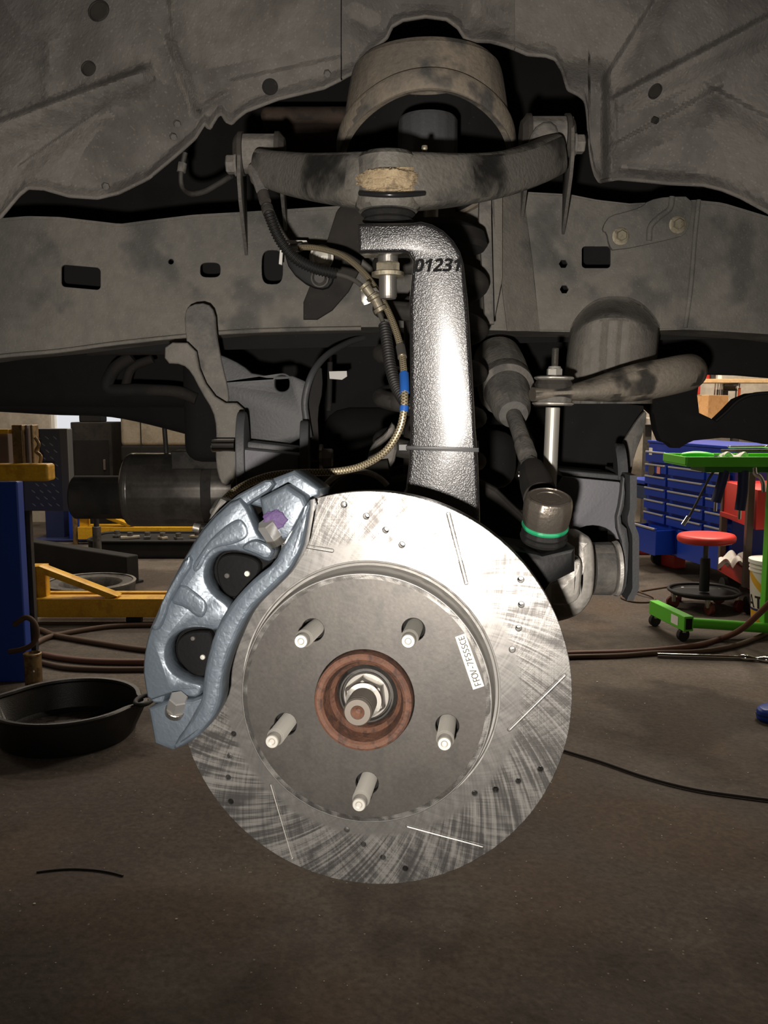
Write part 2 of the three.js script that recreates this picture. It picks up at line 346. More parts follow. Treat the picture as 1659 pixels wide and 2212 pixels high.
// ---------------------------------------------------------------- brake rotor, hub
const YAW = 6.95 * Math.PI / 180, CAMBER = 3.6 * Math.PI / 180;
const RO = at(797.6, 1490.8, .6998);
const AX = V(-Math.sin(YAW) * Math.cos(CAMBER), Math.sin(CAMBER), Math.cos(YAW) * Math.cos(CAMBER)), AXX = V(0, 1, 0).cross(AX).normalize();
const RF = frameOf(new THREE.Matrix4().makeBasis(AXX, AX.clone().cross(AXX), AX).setPosition(RO));
const rl = (x, y, z) => V(x, y, z).applyMatrix4(RF.M);          // rotor-local metres -> world
const spin = (g, x = 0, y = 0, z = 0) => orient(g, AX, rl(x, y, z));
const R_OUT = .168, R_IN = .1095, HATZ = .027;
{
  const streak = (x, y) => {
    const r = Math.hypot(x, y), th = Math.atan2(y, x) / (2 * Math.PI), l = Math.log(r / .1) / (2 * Math.PI);
    const a = ((th + .85 * l) % 1 + 1) % 1, b = ((th - .95 * l) % 1 + 1) % 1, c = ((th + .2 * l) % 1 + 1) % 1;
    const A = vn(a * 1400, r * 30, 1400, 3) * .4 + vn(a * 420, r * 20, 420, 4) * .6, B = vn(b * 1300, r * 30, 1300, 6) * .4 + vn(b * 360, r * 18, 360, 7) * .6;
    const C = vn(c * 160, r * 18, 160, 8), H = vn(x * 2600 + 5000, y * 60 + 500, 9999, 9), K = vn(x * 60 + 500, y * 2600 + 5000, 9999, 10);
    return [A, B, C, H, K];
  };
  const N = 1536, SPAN = .345, SK = new Float32Array(N * N * 3);
  for (let j = 0; j < N; j++) for (let i = 0; i < N; i++) { const [A, B, C, H, K] = streak((i / N - .5) * SPAN, (j / N - .5) * SPAN), k = (j * N + i) * 3; const rr = Math.hypot((i / N - .5) * SPAN, (j / N - .5) * SPAN), am = smooth(.121, .131, rr); SK[k] = .5 + am * ((.40 * A + .22 * B + .24 * C + .07 * H + .07 * K) - .5); SK[k + 1] = .34 * A + .34 * B + .32 * C; SK[k + 2] = am * (.30 * A + .30 * B + .2 * C + .1 * H + .1 * K) + (1 - am) * (.5 + .1 * vn(rr * 2500, 3, 9999, 2)); }
  const sk = (u, v, c) => SK[(Math.round(v * N) * N + Math.round(u * N)) * 3 + c];
  const cmap = tex(N, (u, v) => mixc([84, 82, 80], [172, 170, 166], smooth(.3, .7, sk(u, v, 0))), 0);
  const rmap = tex(N, (u, v) => clamp(.20 + .28 * (1 - sk(u, v, 1)), .2, .8), 0, false);
  const bmap = tex(N, (u, v) => sk(u, v, 2), 0, false);
  M.rotorFace = std({ map: cmap, metalness: .62, roughness: 1, roughnessMap: rmap, bumpMap: bmap, bumpScale: .0001 });
  M.rotorEdge = std({ color: 0x94928e, metalness: .6, roughness: .42 });
  const rot = thing('brake_rotor', 'shiny drilled and slotted disc brake rotor on the wheel hub', 'brake rotor');
  const L = (px, py) => loc(RF, px, py, 0);
  const drill = [[743, 1090], [791, 1115], [833, 1145], [868, 1177], [1125, 1252], [1126, 1306], [1120.5, 1357], [1106.5, 1403], [504, 1586], [495.6, 1633], [492.5, 1680], [498, 1732],
    [749, 1793], [785, 1825], [827, 1853], [875.5, 1877], [1025.6, 1714], [1071, 1706], [1120, 1688], [1168, 1662]].map(p => L(...p));
  const slots = [[[968.5, 1110], [1007, 1259]], [[1219, 1459], [1100, 1576]], [[880, 1785], [1043, 1829]], [[586, 1696], [632, 1853]], [[600, 1170], [717, 1189.5]]].map(s => s.map(p => L(...p)));
  const capsule = ([[x0, y0], [x1, y1]], r) => { const a = Math.atan2(y1 - y0, x1 - x0), p = []; for (let i = 0; i <= 8; i++) p.push([x1 + r * Math.cos(a - Math.PI / 2 + i / 8 * Math.PI), y1 + r * Math.sin(a - Math.PI / 2 + i / 8 * Math.PI)]); for (let i = 0; i <= 8; i++) p.push([x0 + r * Math.cos(a + Math.PI / 2 + i / 8 * Math.PI), y0 + r * Math.sin(a + Math.PI / 2 + i / 8 * Math.PI)]); return p; };
  const planar = g => { const p = g.attributes.position, uv = g.attributes.uv; for (let i = 0; i < p.count; i++) uv.setXY(i, p.getX(i) / SPAN + .5, p.getY(i) / SPAN + .5); return keepUV(g); };
  const holes = drill.map(([x, y]) => circ(x, y, .0024, 20));
  // ExtrudeGeometry bevels widen holes: a small chamfer on every drilled hole and slot
  const ring = (depth, hs, b) => { const g = toCreasedNormals(new THREE.ExtrudeGeometry(shapeOf(circ(0, 0, R_OUT, 200), [circ(0, 0, R_IN, 140), ...hs]), { depth: depth - (b ? 2 * b : 0), bevelEnabled: !!b, bevelSize: b, bevelThickness: b, bevelOffset: -b, bevelSegments: 1 }), .4); g.translate(0, 0, b); return planar(g); };
  const front = ring(.0016, [...holes, ...slots.map(s => capsule(s, .0013))], .0005); front.translate(0, 0, -.0016); front.applyMatrix4(RF.M);
  const back = ring(.009, holes, 0); back.translate(0, 0, -.0106); back.applyMatrix4(RF.M);
  const fr = part(rot, 'friction_face', front, M.rotorFace, 'cross-hatched friction face with drilled holes and slots'); part(fr, 'front_disc', back, M.rotorFace);
  M.slotSteel = std({ color: 0xc8c6c0, metalness: .7, roughness: .35 });
  for (const [[x0, y0], [x1, y1]] of slots) { const dx = x1 - x0, dy = y1 - y0, L = Math.hypot(dx, dy), nx = -dy / L, ny = dx / L; const g = sheet(10, 2, (u, v) => { const c = (u - .5) * .003, h = Math.sqrt(Math.max(0, 1 - Math.pow((u - .5) * 2, 2))); return V(lerp(x0, x1, v) + nx * c, lerp(y0, y1, v) + ny * c, -.0006 - .0011 * h); }, .0004); g.applyMatrix4(RF.M); part(fr, 'slot', g, M.slotSteel, 'bright machined slot'); }
  const bk = ring(.011, [], .0006); bk.translate(0, 0, -.028); bk.applyMatrix4(RF.M); part(rot, 'rear_disc', bk, M.rotorEdge);
  // cooling vanes between the two discs
  const vg = new THREE.BoxGeometry(.046, .004, .0066), q0 = new THREE.Quaternion().setFromRotationMatrix(RF.M);
  for (let i = 0; i < 40; i++) { const a = i / 40 * Math.PI * 2; piece(rot, 'cooling_vane', vg, M.rotorEdge, rl(.142 * Math.cos(a), .142 * Math.sin(a), -.0139), q0.clone().multiply(new THREE.Quaternion().setFromAxisAngle(V(0, 0, 1), a))); }
  const step = part(rot, 'hat_groove', spin(lathe([[.1105, -.027], [.1105, -.0006], [.1098, -.0002], [.1086, -.0006], [.1078, -.0022], [.1058, -.0024], [.1046, -.0008], [.1038, .002], [.1034, .008]].map(([r, z]) => [r, z]), 128, .5)), M.rotorEdge);
  part(rot, 'hat_wall', spin(lathe([[.1034, -.02], [.1034, HATZ - .003], [.1030, HATZ - .0008], [.1022, HATZ], [.098, HATZ]], 128, .35)), M.rotorEdge);
  const BC = .0699, studA = [90 + 36, 90 - 36, 90 + 108, 90 - 108, 270].map(d => (d + 2) * Math.PI / 180);
  const hatHoles = studA.map(a => circ(BC * Math.cos(a), BC * Math.sin(a), .0094, 28));
  const hf = slab(RF, circ(0, 0, .1022, 128), HATZ, .007, { holes: [circ(0, 0, .0405, 64), ...hatHoles], bevel: .0004, bseg: 1 });
  const hat = part(rot, 'hat', hf, M.hat, 'dark grey flat centre of the rotor');
  // white part-number sticker
  const cv = document.createElement('canvas'); cv.width = 512; cv.height = 104; const cx = cv.getContext('2d');
  cx.fillStyle = '#dcd8ce'; cx.fillRect(0, 0, 512, 104); cx.fillStyle = '#141210'; cx.font = '76px sans-serif'; cx.textBaseline = 'middle'; cx.textAlign = 'center';
  'FFOV-7FSSSCE'.split('').forEach((ch, i) => cx.fillText(ch, 34 + i * 40.4, 56));
  const ct = new THREE.CanvasTexture(cv); ct.colorSpace = THREE.SRGBColorSpace;
  const q = [[1022, 1490], [1046, 1482], [1005, 1368], [983, 1376]].map(p => loc(RF, p[0], p[1], HATZ + .0003));
  const sg = new THREE.BufferGeometry(), sp = [], su = [];
  const quad = (a, b, c, d, ua, ub, uc, ud) => { for (const [k, w] of [[a, ua], [b, ub], [c, uc], [a, ua], [c, uc], [d, ud]]) { sp.push(...k); su.push(...w); } };
  const qt = q.map(p => [p[0], p[1], HATZ + .0003]), qb = q.map(p => [p[0], p[1], HATZ]);
  quad(qt[0], qt[1], qt[2], qt[3], [0, 0.98], [0, 0.02], [1, 0.02], [1, 0.98]);
  for (let i = 0; i < 4; i++) quad(qb[i], qb[(i + 1) % 4], qt[(i + 1) % 4], qt[i], [0, 0], [0, 0], [0, 0], [0, 0]);
  sg.setAttribute('position', new THREE.Float32BufferAttribute(sp, 3)); sg.setAttribute('uv', new THREE.Float32BufferAttribute(su, 2)); sg.computeVertexNormals(); sg.applyMatrix4(RF.M);
  part(hat, 'part_number_sticker', keepUV(sg), std({ map: ct, roughness: .6 }), 'white sticker printed with a part number');
  // hub
  const hub = thing('wheel_hub', 'rusty wheel hub with five wheel studs and axle nut', 'wheel hub');
  part(hub, 'flange', spin(lathe([[.025, HATZ - .022], [.092, HATZ - .022], [.092, HATZ - .015], [.025, HATZ - .015]], 48)), M.oilBlack);
  part(hub, 'pilot_ring', spin(lathe([[.0398, HATZ - .008], [.0398, HATZ + .0085], [.0392, HATZ + .0105], [.0375, HATZ + .0115], [.0345, HATZ + .0112], [.0325, HATZ + .0095], [.0312, HATZ + .004], [.0295, HATZ - .004], [.0262, HATZ - .008], [.0252, HATZ - .012], [.0252, HATZ - .02]], 64, .4)), M.rust, 'brown rusted pilot ring');
  part(hub, 'bearing_seat', spin(lathe([[.026, HATZ - .0195], [.0235, HATZ - .015], [.0225, HATZ - .010], [.0212, HATZ - .0095], [.0205, HATZ - .014], [.0, HATZ - .014]], 48)), M.darkSteel);
  part(hub, 'washer', spin(lathe([[0, HATZ - .012], [.019, HATZ - .012], [.0196, HATZ - .0105], [.0185, HATZ - .009], [0, HATZ - .009]], 48)), M.nickel);
  part(hub, 'axle_nut', [spin(hex(.0178, .011), 0, 0, HATZ - .009), spin(lathe([[0, 0], [.0148, 0], [.0146, .0045], [.0115, .005], [0, .005]], 40), 0, 0, HATZ + .002)], M.nickel, 'silver hexagon axle nut');
  const stub = []; for (let i = 0; i <= 20; i++) { stub.push([.0112, .004 + i * .0014], [.0105, .0047 + i * .0014]); }
  const ax = part(hub, 'axle_stub', spin(lathe([[0, 0], [.0112, 0], ...stub, [.0112, .036], [.0100, .0385], [.0055, .0385], [.0038, .036], [.0022, .0345]], 36, .4), 0, 0, HATZ), std({ color: 0x7c756d, metalness: .6, roughness: .4 }), 'threaded axle stub');
  part(ax, 'centre_dimple', spin(lathe([[.0052, .0383], [.0038, .0365], [.0018, .035], [0, .035]], 24), 0, 0, HATZ), M.rust);
  const th = []; for (let i = 0; i <= 32; i++) th.push([.0069, .004 + i * .0014], [.0063, .0047 + i * .0014]);
  const sgm = fin(lathe([[0, 0], [.0069, 0], ...th, [.0066, .0500], [.0056, .0520], [.0053, .0595], [.0047, .0605], [.0028, .0605], [.0018, .0598], [0, .0598]], 28, .35));
  const qs = new THREE.Quaternion().setFromUnitVectors(V(0, 1, 0), AX);
  for (const a of studA) piece(hub, 'wheel_stud', sgm, M.zinc, rl(BC * Math.cos(a), BC * Math.sin(a), HATZ - .0155), qs);
}

// ---------------------------------------------------------------- brake caliper
{
  const cal = thing('brake_caliper', 'blue-grey painted dual-pocket brake caliper clamped over the rotor edge', 'brake caliper');
  const B = { bevel: .0035, bseg: 3, crease: .7 };
  const zp = (zx, zy) => [290 + zx / 3.456, 1000 + zy / 3.456];
  // mounting bracket: outer bar with its two end blocks
  const barIn = [[1275, 300], [1185, 470], [1105, 610], [1045, 745], [905, 850], [790, 965], [690, 1090], [620, 1212], [562, 1370], [527, 1520], [507, 1650], [500, 1765], [432, 1885], [375, 1990], [300, 2090]];
  const barOut = [[285, 2150], [390, 2105], [505, 2020], [590, 1905], [645, 1785], [652, 1640], [668, 1560], [700, 1450], [762, 1300], [830, 1160], [905, 1060], [1050, 925], [1160, 812], [1255, 640], [1278, 520], [1318, 270]];
  part(cal, 'bracket_bar', plate(RF, [...barIn, ...barOut].map(p => zp(...p)), .057, .024, { ...B, smooth: 1 }), M.caliperPaint);
  part(cal, 'bracket_lower_block', plate(RF, [[100, 1835], [290, 1765], [430, 1770], [520, 1740], [560, 1800], [420, 2080], [285, 2150], [150, 2100]].map(p => zp(...p)), .044, .04, { ...B }), M.caliperPaint);
  part(cal, 'bracket_upper_block', plate(RF, [[928, 265], [1130, 160], [1265, 245], [1300, 330], [1180, 560], [1050, 600], [960, 420]].map(p => zp(...p)), .047, .04, { ...B, bevel: .004 }), M.caliperPaint);
  part(cal, 'bracket_upper_lug', plate(RF, [[900, 165], [1190, 55], [1290, 120], [1385, 190], [1378, 245], [1310, 275], [1290, 420], [930, 330], [820, 300]].map(p => zp(...p)), .026, .05, { ...B }), M.caliperPaint);
  // caliper body with two open pockets between its three fingers
  const body = [[760, 245], [835, 320], [880, 420], [930, 545], [985, 570], [1045, 640], [1030, 720], [985, 742], [890, 695], [780, 662], [690, 655], [610, 680], [550, 740], [525, 830], [545, 910], [600, 985], [680, 1040], [720, 1090], [690, 1200], [610, 1262],
    [520, 1236], [400, 1236], [310, 1275], [250, 1340], [230, 1430], [250, 1520], [310, 1585], [410, 1630], [500, 1650], [512, 1690], [470, 1755], [380, 1755], [300, 1718], [200, 1750], [95, 1785], [72, 1660], [55, 1540], [75, 1380], [105, 1260], [155, 1155], [235, 960], [320, 800], [400, 650], [545, 445]];
  part(cal, 'body', plate(RF, body.map(p => zp(...p)), .041, .026, { ...B, bevel: .004, bseg: 4, smooth: 1 }), M.caliperPaint);
  // raised ridges on the body
  part(cal, 'body_boss', plate(RF, [[352, 888], [300, 965], [258, 1050], [375, 1085], [450, 1150], [500, 1165], [530, 1130], [548, 1075], [520, 1015]].map(p => zp(...p)), .043, .012, { bevel: .0035, bseg: 4, smooth: 1 }), M.caliperPaint);
  part(cal, 'body_boss', plate(RF, [[470, 690], [560, 560], [700, 440], [790, 400], [850, 470], [860, 560], [740, 620], [600, 640], [530, 720], [500, 800], [440, 830], [420, 770]].map(p => zp(...p)), .0422, .012, { bevel: .0035, bseg: 4, smooth: 2 }), M.caliperPaint);
  part(cal, 'finger_pad', plate(RF, [[770, 640], [885, 560], [985, 600], [1040, 650], [1020, 710], [975, 725], [890, 680]].map(p => zp(...p)), .0455, .01, { bevel: .0035, bseg: 3, smooth: 2 }), M.caliperPaint);
  // bridge wrapping over the rotor rim
  part(cal, 'bridge', plate(RF, [[850, 190], [1010, 105], [1060, 180], [820, 330], [640, 480], [470, 700], [330, 950], [230, 1180], [180, 1340], [110, 1345], [95, 1270], [150, 1150], [232, 955], [395, 655], [545, 430], [740, 250]].map(p => zp(...p)), .034, .10, { bevel: .004, bseg: 3, smooth: 1 }), M.caliperPaint);
  part(cal, 'bridge', plate(RF, [[60, 1540], [78, 1380], [170, 1340], [180, 1600], [240, 1800], [110, 1800], [72, 1660]].map(p => zp(...p)), .034, .10, { bevel: .004, bseg: 3, smooth: 1 }), M.caliperPaint);
  part(cal, 'bridge_shoulder', plate(RF, [[395, 662], [440, 755], [345, 890], [250, 1060], [235, 1130], [190, 1240], [150, 1262], [108, 1250], [150, 1160], [232, 960]].map(p => zp(...p)), .0455, .02, { bevel: .005, bseg: 4, smooth: 1 }), M.caliperPaint);
  // brake pads seen through the pockets
  const pad = (pts) => plate(RF, pts.map(p => zp(...p)), .0145, .006, { bevel: .0008, smooth: 2 });
  const pd = part(cal, 'brake_pad', pad([[560, 600], [900, 600], [1080, 720], [900, 1020], [720, 1330], [680, 1640], [640, 1690], [480, 1700], [280, 1640], [220, 1400], [330, 1120], [430, 800]]), M.padBlack, 'black brake pad backing plate');
  const cup = pts => plate(RF, pts.map(p => zp(...p)), .024, .011, { bevel: .003, bseg: 3, smooth: 2 });
  part(pd, 'piston_side_plate', cup([[600, 780], [640, 690], [760, 670], [960, 730], [900, 900], [760, 1030], [640, 960]]), M.padBlack);
  part(pd, 'piston_side_plate', cup([[300, 1350], [370, 1270], [480, 1250], [600, 1260], [560, 1600], [440, 1600], [320, 1480]]), M.padBlack);
  const riv = (zx, zy, m, r = .0021) => { const [lx, ly] = loc(RF, ...zp(zx, zy), .025); part(pd, 'rivet', spin(lathe([[0, 0], [r, 0], [r * .8, .0012], [0, .0018]], 16), lx, ly, .0238), m); };
  riv(840, 828, M.zinc, .0026); riv(690, 843, M.darkSteel, .0024); riv(508, 1452, M.zinc, .0024); riv(435, 1312, M.darkSteel);
  // slide-pin bolts, each with a chrome cap
  const pin = (zx, zy, ang, nm) => { const [lx, ly] = loc(RF, ...zp(zx, zy), .045); const d = V(Math.cos(ang), Math.sin(ang), .6).normalize().transformDirection(RF.M);
    const c = part(cal, 'slide_pin_bolt', orient(hex(.0078, .016), d, rl(lx, ly, .042)), M.polished, nm); part(c, 'pin_collar', orient(cyl(.0085, .006, 24), d, rl(lx, ly, .042).addScaledVector(d, -.004)), M.steel); return c; };
  const pb = pin(1045, 560, 2.0, 'chrome slide pin bolt with a purple paint mark');
  const [ux, uy] = loc(RF, ...zp(1042, 425), .049);
  const blob = new THREE.IcosahedronGeometry(.0085, 3), bp = blob.attributes.position;
  for (let i = 0; i < bp.count; i++) { const k = 1 + .18 * Math.sin(bp.getX(i) * 900) * Math.cos(bp.getY(i) * 700); bp.setXYZ(i, bp.getX(i) * k * 1.15, bp.getY(i) * k * .9, bp.getZ(i) * .25); }
  blob.computeVertexNormals(); blob.translate(ux, uy, .0475); blob.applyMatrix4(RF.M); part(pb, 'paint_mark', blob, M.purple, 'purple paint mark');
  pin(300, 1850, 1.15, 'chrome slide pin bolt');
  // banjo fitting and pale end of the hose behind the body
  part(cal, 'banjo_block', plate(RF, [[640, 262], [700, 285], [600, 400], [548, 440], [575, 370]].map(p => zp(...p)), -.02, .02, { bevel: .002 }), M.nickel);
  part(cal, 'bleeder_screw', tube([[432, 1142, .80], [418, 1139, .80]], .0042, { n: 4 }), M.nickel);
}

// ---------------------------------------------------------------- steering knuckle
const font = await new FontLoader().loadAsync('fonts/droid/droid_sans_bold.typeface.json');
const KZ = .80;
const kY = 6 * Math.PI / 180, kT = -4 * Math.PI / 180, KN = V(-Math.sin(kY) * Math.cos(kT), Math.sin(kT), Math.cos(kY) * Math.cos(kT)), KX = V(0, 1, 0).cross(KN).normalize();
const KF = frameOf(new THREE.Matrix4().makeBasis(KX, KN.clone().cross(KX), KN).setPosition(at(950, 780, KZ)));
{
  const kn = thing('steering_knuckle', 'tall glossy black cast steering knuckle stamped 01231 above the rotor', 'steering knuckle');
  const out = [[772, 482], [890, 480.6], [909, 478], [933, 484], [957, 497.5], [979, 519], [993.5, 543], [1001, 567], [1004, 594], [1009, 637], [1013, 695], [1018, 767.5], [1022, 840], [1027, 930], [1033, 1000], [1037, 1120], [1037, 1260], [860, 1260], [850, 1100], [876, 1060], [883, 1000], [886, 930], [885, 767], [884, 647], [887, 613], [892, 565], [883, 548], [874, 545], [773, 545]];
  part(kn, 'upright', plate(KF, out, 0, .055, { bevel: .0035, bseg: 3, crease: .6 }), M.knuckle);
  const tg = new TextGeometry('01231', { font, size: .0115, depth: .0012, curveSegments: 6, bevelEnabled: true, bevelThickness: .0003, bevelSize: .0002, bevelSegments: 1 });
  tg.computeBoundingBox(); const bb = tg.boundingBox, w = bb.max.x - bb.min.x; const [ax, ay] = loc(KF, 896, 587, 0), [bx2] = loc(KF, 993, 587, 0), p0 = { x: ax, y: ay }, p1 = { x: bx2 };
  tg.translate(-bb.min.x, 0, 0); tg.scale((p1.x - p0.x) / w, .95, 1);
  const ps = tg.attributes.position; for (let i = 0; i < ps.count; i++) ps.setX(i, ps.getX(i) + ps.getY(i) * .22);
  tg.translate(p0.x - .001, p0.y, -.0002); tg.applyMatrix4(KF.M);
  part(kn, 'cast_number', tg, M.ink, 'raised black cast number 01231');
  // round flange behind the rotor and the steering arm block at its side
  part(kn, 'hub_carrier', spin(lathe([[.03, -.095], [.082, -.095], [.086, -.085], [.08, -.055], [.03, -.055]], 40)), M.knuckle);
  const sa = [[1090, 1184], [1160, 1196], [1172, 1200], [1243, 1183], [1243, 1235], [1190, 1262], [1178, 1280], [1120, 1260], [1000, 1300], [960, 1200]];
  part(kn, 'steering_arm', plate(WORLD, sa, -.775, .085, { bevel: .004, bseg: 2, crease: .6 }), std({ color: 0x121213, roughness: .42, bumpMap: grainBump, bumpScale: .00005 }), 'satin black steering arm block');
  // narrow cable tie round the upright
  const tl = loc(KF, 884, 967, 0), tr = loc(KF, 1031, 972, 0), t0 = { x: tl[0], y: tl[1] }, t1 = { x: tr[0], y: tr[1] };
  part(kn, 'cable_tie', slab(KF, [[t0.x - .003, t0.y - .002], [t1.x + .0015, t1.y - .002], [t1.x + .0015, t1.y + .002], [t0.x - .003, t0.y + .002]], .0014, .062, { bevel: .0004 }), std({ color: 0x2c2c2e, roughness: .4 }));
  part(kn, 'cable_tie_head', boxAt(t0.x - .006, t0.y, -.004, .009, .007, .008, .001).applyMatrix4(KF.M), std({ color: 0x2c2c2e, roughness: .4 }));
}

// ---------------------------------------------------------------- upper control arm with its ball joint
{
  const a = thing('upper_control_arm', 'worn black and dusty curved upper control arm over the knuckle', 'control arm');
  const path = [[572, 364, 1.03], [640, 378, .97], [720, 388, .90], [800, 393, .855], [850, 394, .845], [920, 393, .86], [1000, 389, .89], [1080, 377, .94], [1150, 355, .995], [1192, 336, 1.04]].map(p => at(...p));
  const hgt = t => (.0225 + .003 * Math.exp(-Math.pow((t - .45) / .2, 2))) * (1 - .10 * Math.exp(-Math.pow((t - .02) / .08, 2)));
  const sec = (t, f) => { const an = f * 2 * Math.PI, c = Math.cos(an), s = Math.sin(an), p = .5; return [(.018 + .006 * Math.exp(-Math.pow((t - .43) / .16, 2))) * Math.sign(c) * Math.pow(Math.abs(c), p), hgt(t) * Math.sign(s) * Math.pow(Math.abs(s), p)]; };
  part(a, 'arm', sweep(path, { sec, n: 70, m: 32, up: V(0, 1, 0) }), M.arm);
  const bc = at(838, 398, .848), RB = .031;
  part(a, 'ball_joint_boss', orient(lathe([[0, -.0255], [RB - .003, -.0255], [RB, -.022], [RB, .021], [RB - .004, .0255], [.02, .0275], [0, .0275]], 56), V(0, 1, 0), bc), M.arm);
  // polished lip and the dried mud caked on the face of the boss
  const zf = px => .8115 + .022 * Math.pow((px - 843) / 75, 2);
  part(a, 'boss_lip', tube(Array.from({ length: 13 }, (_, i) => { const px = lerp(778, 916, i / 12); return [px, 417 + 4 * (1 - Math.pow((px - 847) / 70, 2)), zf(px) + .001]; }), .0026, { n: 40, m: 10 }), std({ color: 0x3a3a3b, metalness: .6, roughness: .22 }));
  const mud = sheet(80, 34, (u, v) => {
    const x = (u - .5) * 2, y = (v - .5) * 2, nz = fbm(u * .99, v * .99, 9, 4, 90, .6) - .5, e = 1 - x * x - y * y + nz * .9, ring = Math.abs(Math.hypot(x, (y - .25) * 1.5) - .62);
    const px = 836 + x * 74, py = 388 + y * 27;
    return at(px, py, zf(px) + .0045 - .006 * smooth(.02, .3, e) - .003 * nz * clamp(e) + .0016 * Math.exp(-Math.pow(ring / .1, 2)) * clamp(e * 2));
  }, .002);
  part(a, 'dried_mud', mud, M.sand, 'pale dried mud caked on the ball joint boss');
  part(a, 'ball_joint_boot', orient(lathe([[0, -.0415], [.022, -.0415], [.0245, -.039], [.0215, -.0365], [.0245, -.034], [.022, -.0315], [.026, -.028], [.023, -.025], [.028, -.021], [0, -.021]], 40), V(0, 1, 0), bc), M.rubber);
  // stud and castle nut poking down through the knuckle
  const st = at(838, 552, .835);
  part(a, 'ball_joint_stud', orient(lathe([[0, -.040], [.0075, -.040], [.0085, -.038], [.0085, -.012], [.0095, -.011], [.0095, .03], [0, .03]], 28), V(0, 1, 0), st), M.nickel);
  part(a, 'ball_joint_nut', [orient(hex(.0125, .010), V(0, 1, 0), V(st.x, st.y - .0165, st.z)), orient(cyl(.0155, .004, 32), V(0, 1, 0), V(st.x, st.y - .0195, st.z))], M.yellowZinc, 'yellowish zinc castle nut');
  const gf = at(917, 343, .87);
  part(a, 'grease_fitting', orient(lathe([[0, -.004], [.0042, -.004], [.0042, .003], [.0028, .004], [.0024, .008], [.0032, .0095], [.0028, .012], [0, .0125]], 16), V(0, 1, 0), gf), M.yellowZinc);
  // pivot sleeves and bushings at both ends
  const bush = (px, py, Z, r, half) => {
    const c = at(px, py, Z);
    const s = part(a, 'pivot_sleeve', orient(lathe([[0, -half], [r * .72, -half], [r * .72, -half * .82], [r, -half * .78], [r, half * .78], [r * .72, half * .82], [r * .72, half], [0, half]], 32), V(1, 0, 0), c), M.dustSteel);
    for (const k of [-1, 1]) part(s, 'bushing', orient(lathe([[0, 0], [r * 1.12, 0], [r * 1.12, .005], [r * .8, .011], [0, .011]], 32), V(k, 0, 0), c.clone().add(V(k * half * .8, 0, 0))), M.dustRubber);
    return c;
  };
  bush(562, 332, 1.075, .0225, .024); bush(1181, 296, 1.085, .0235, .026);
  part(a, 'end_web', plate(WORLD, [[1140, 300], [1165, 262], [1200, 260], [1214, 300], [1210, 360], [1180, 390], [1140, 380]], -1.052, .02, { bevel: .006, bseg: 3, smooth: 1 }), M.dustSteel);
}

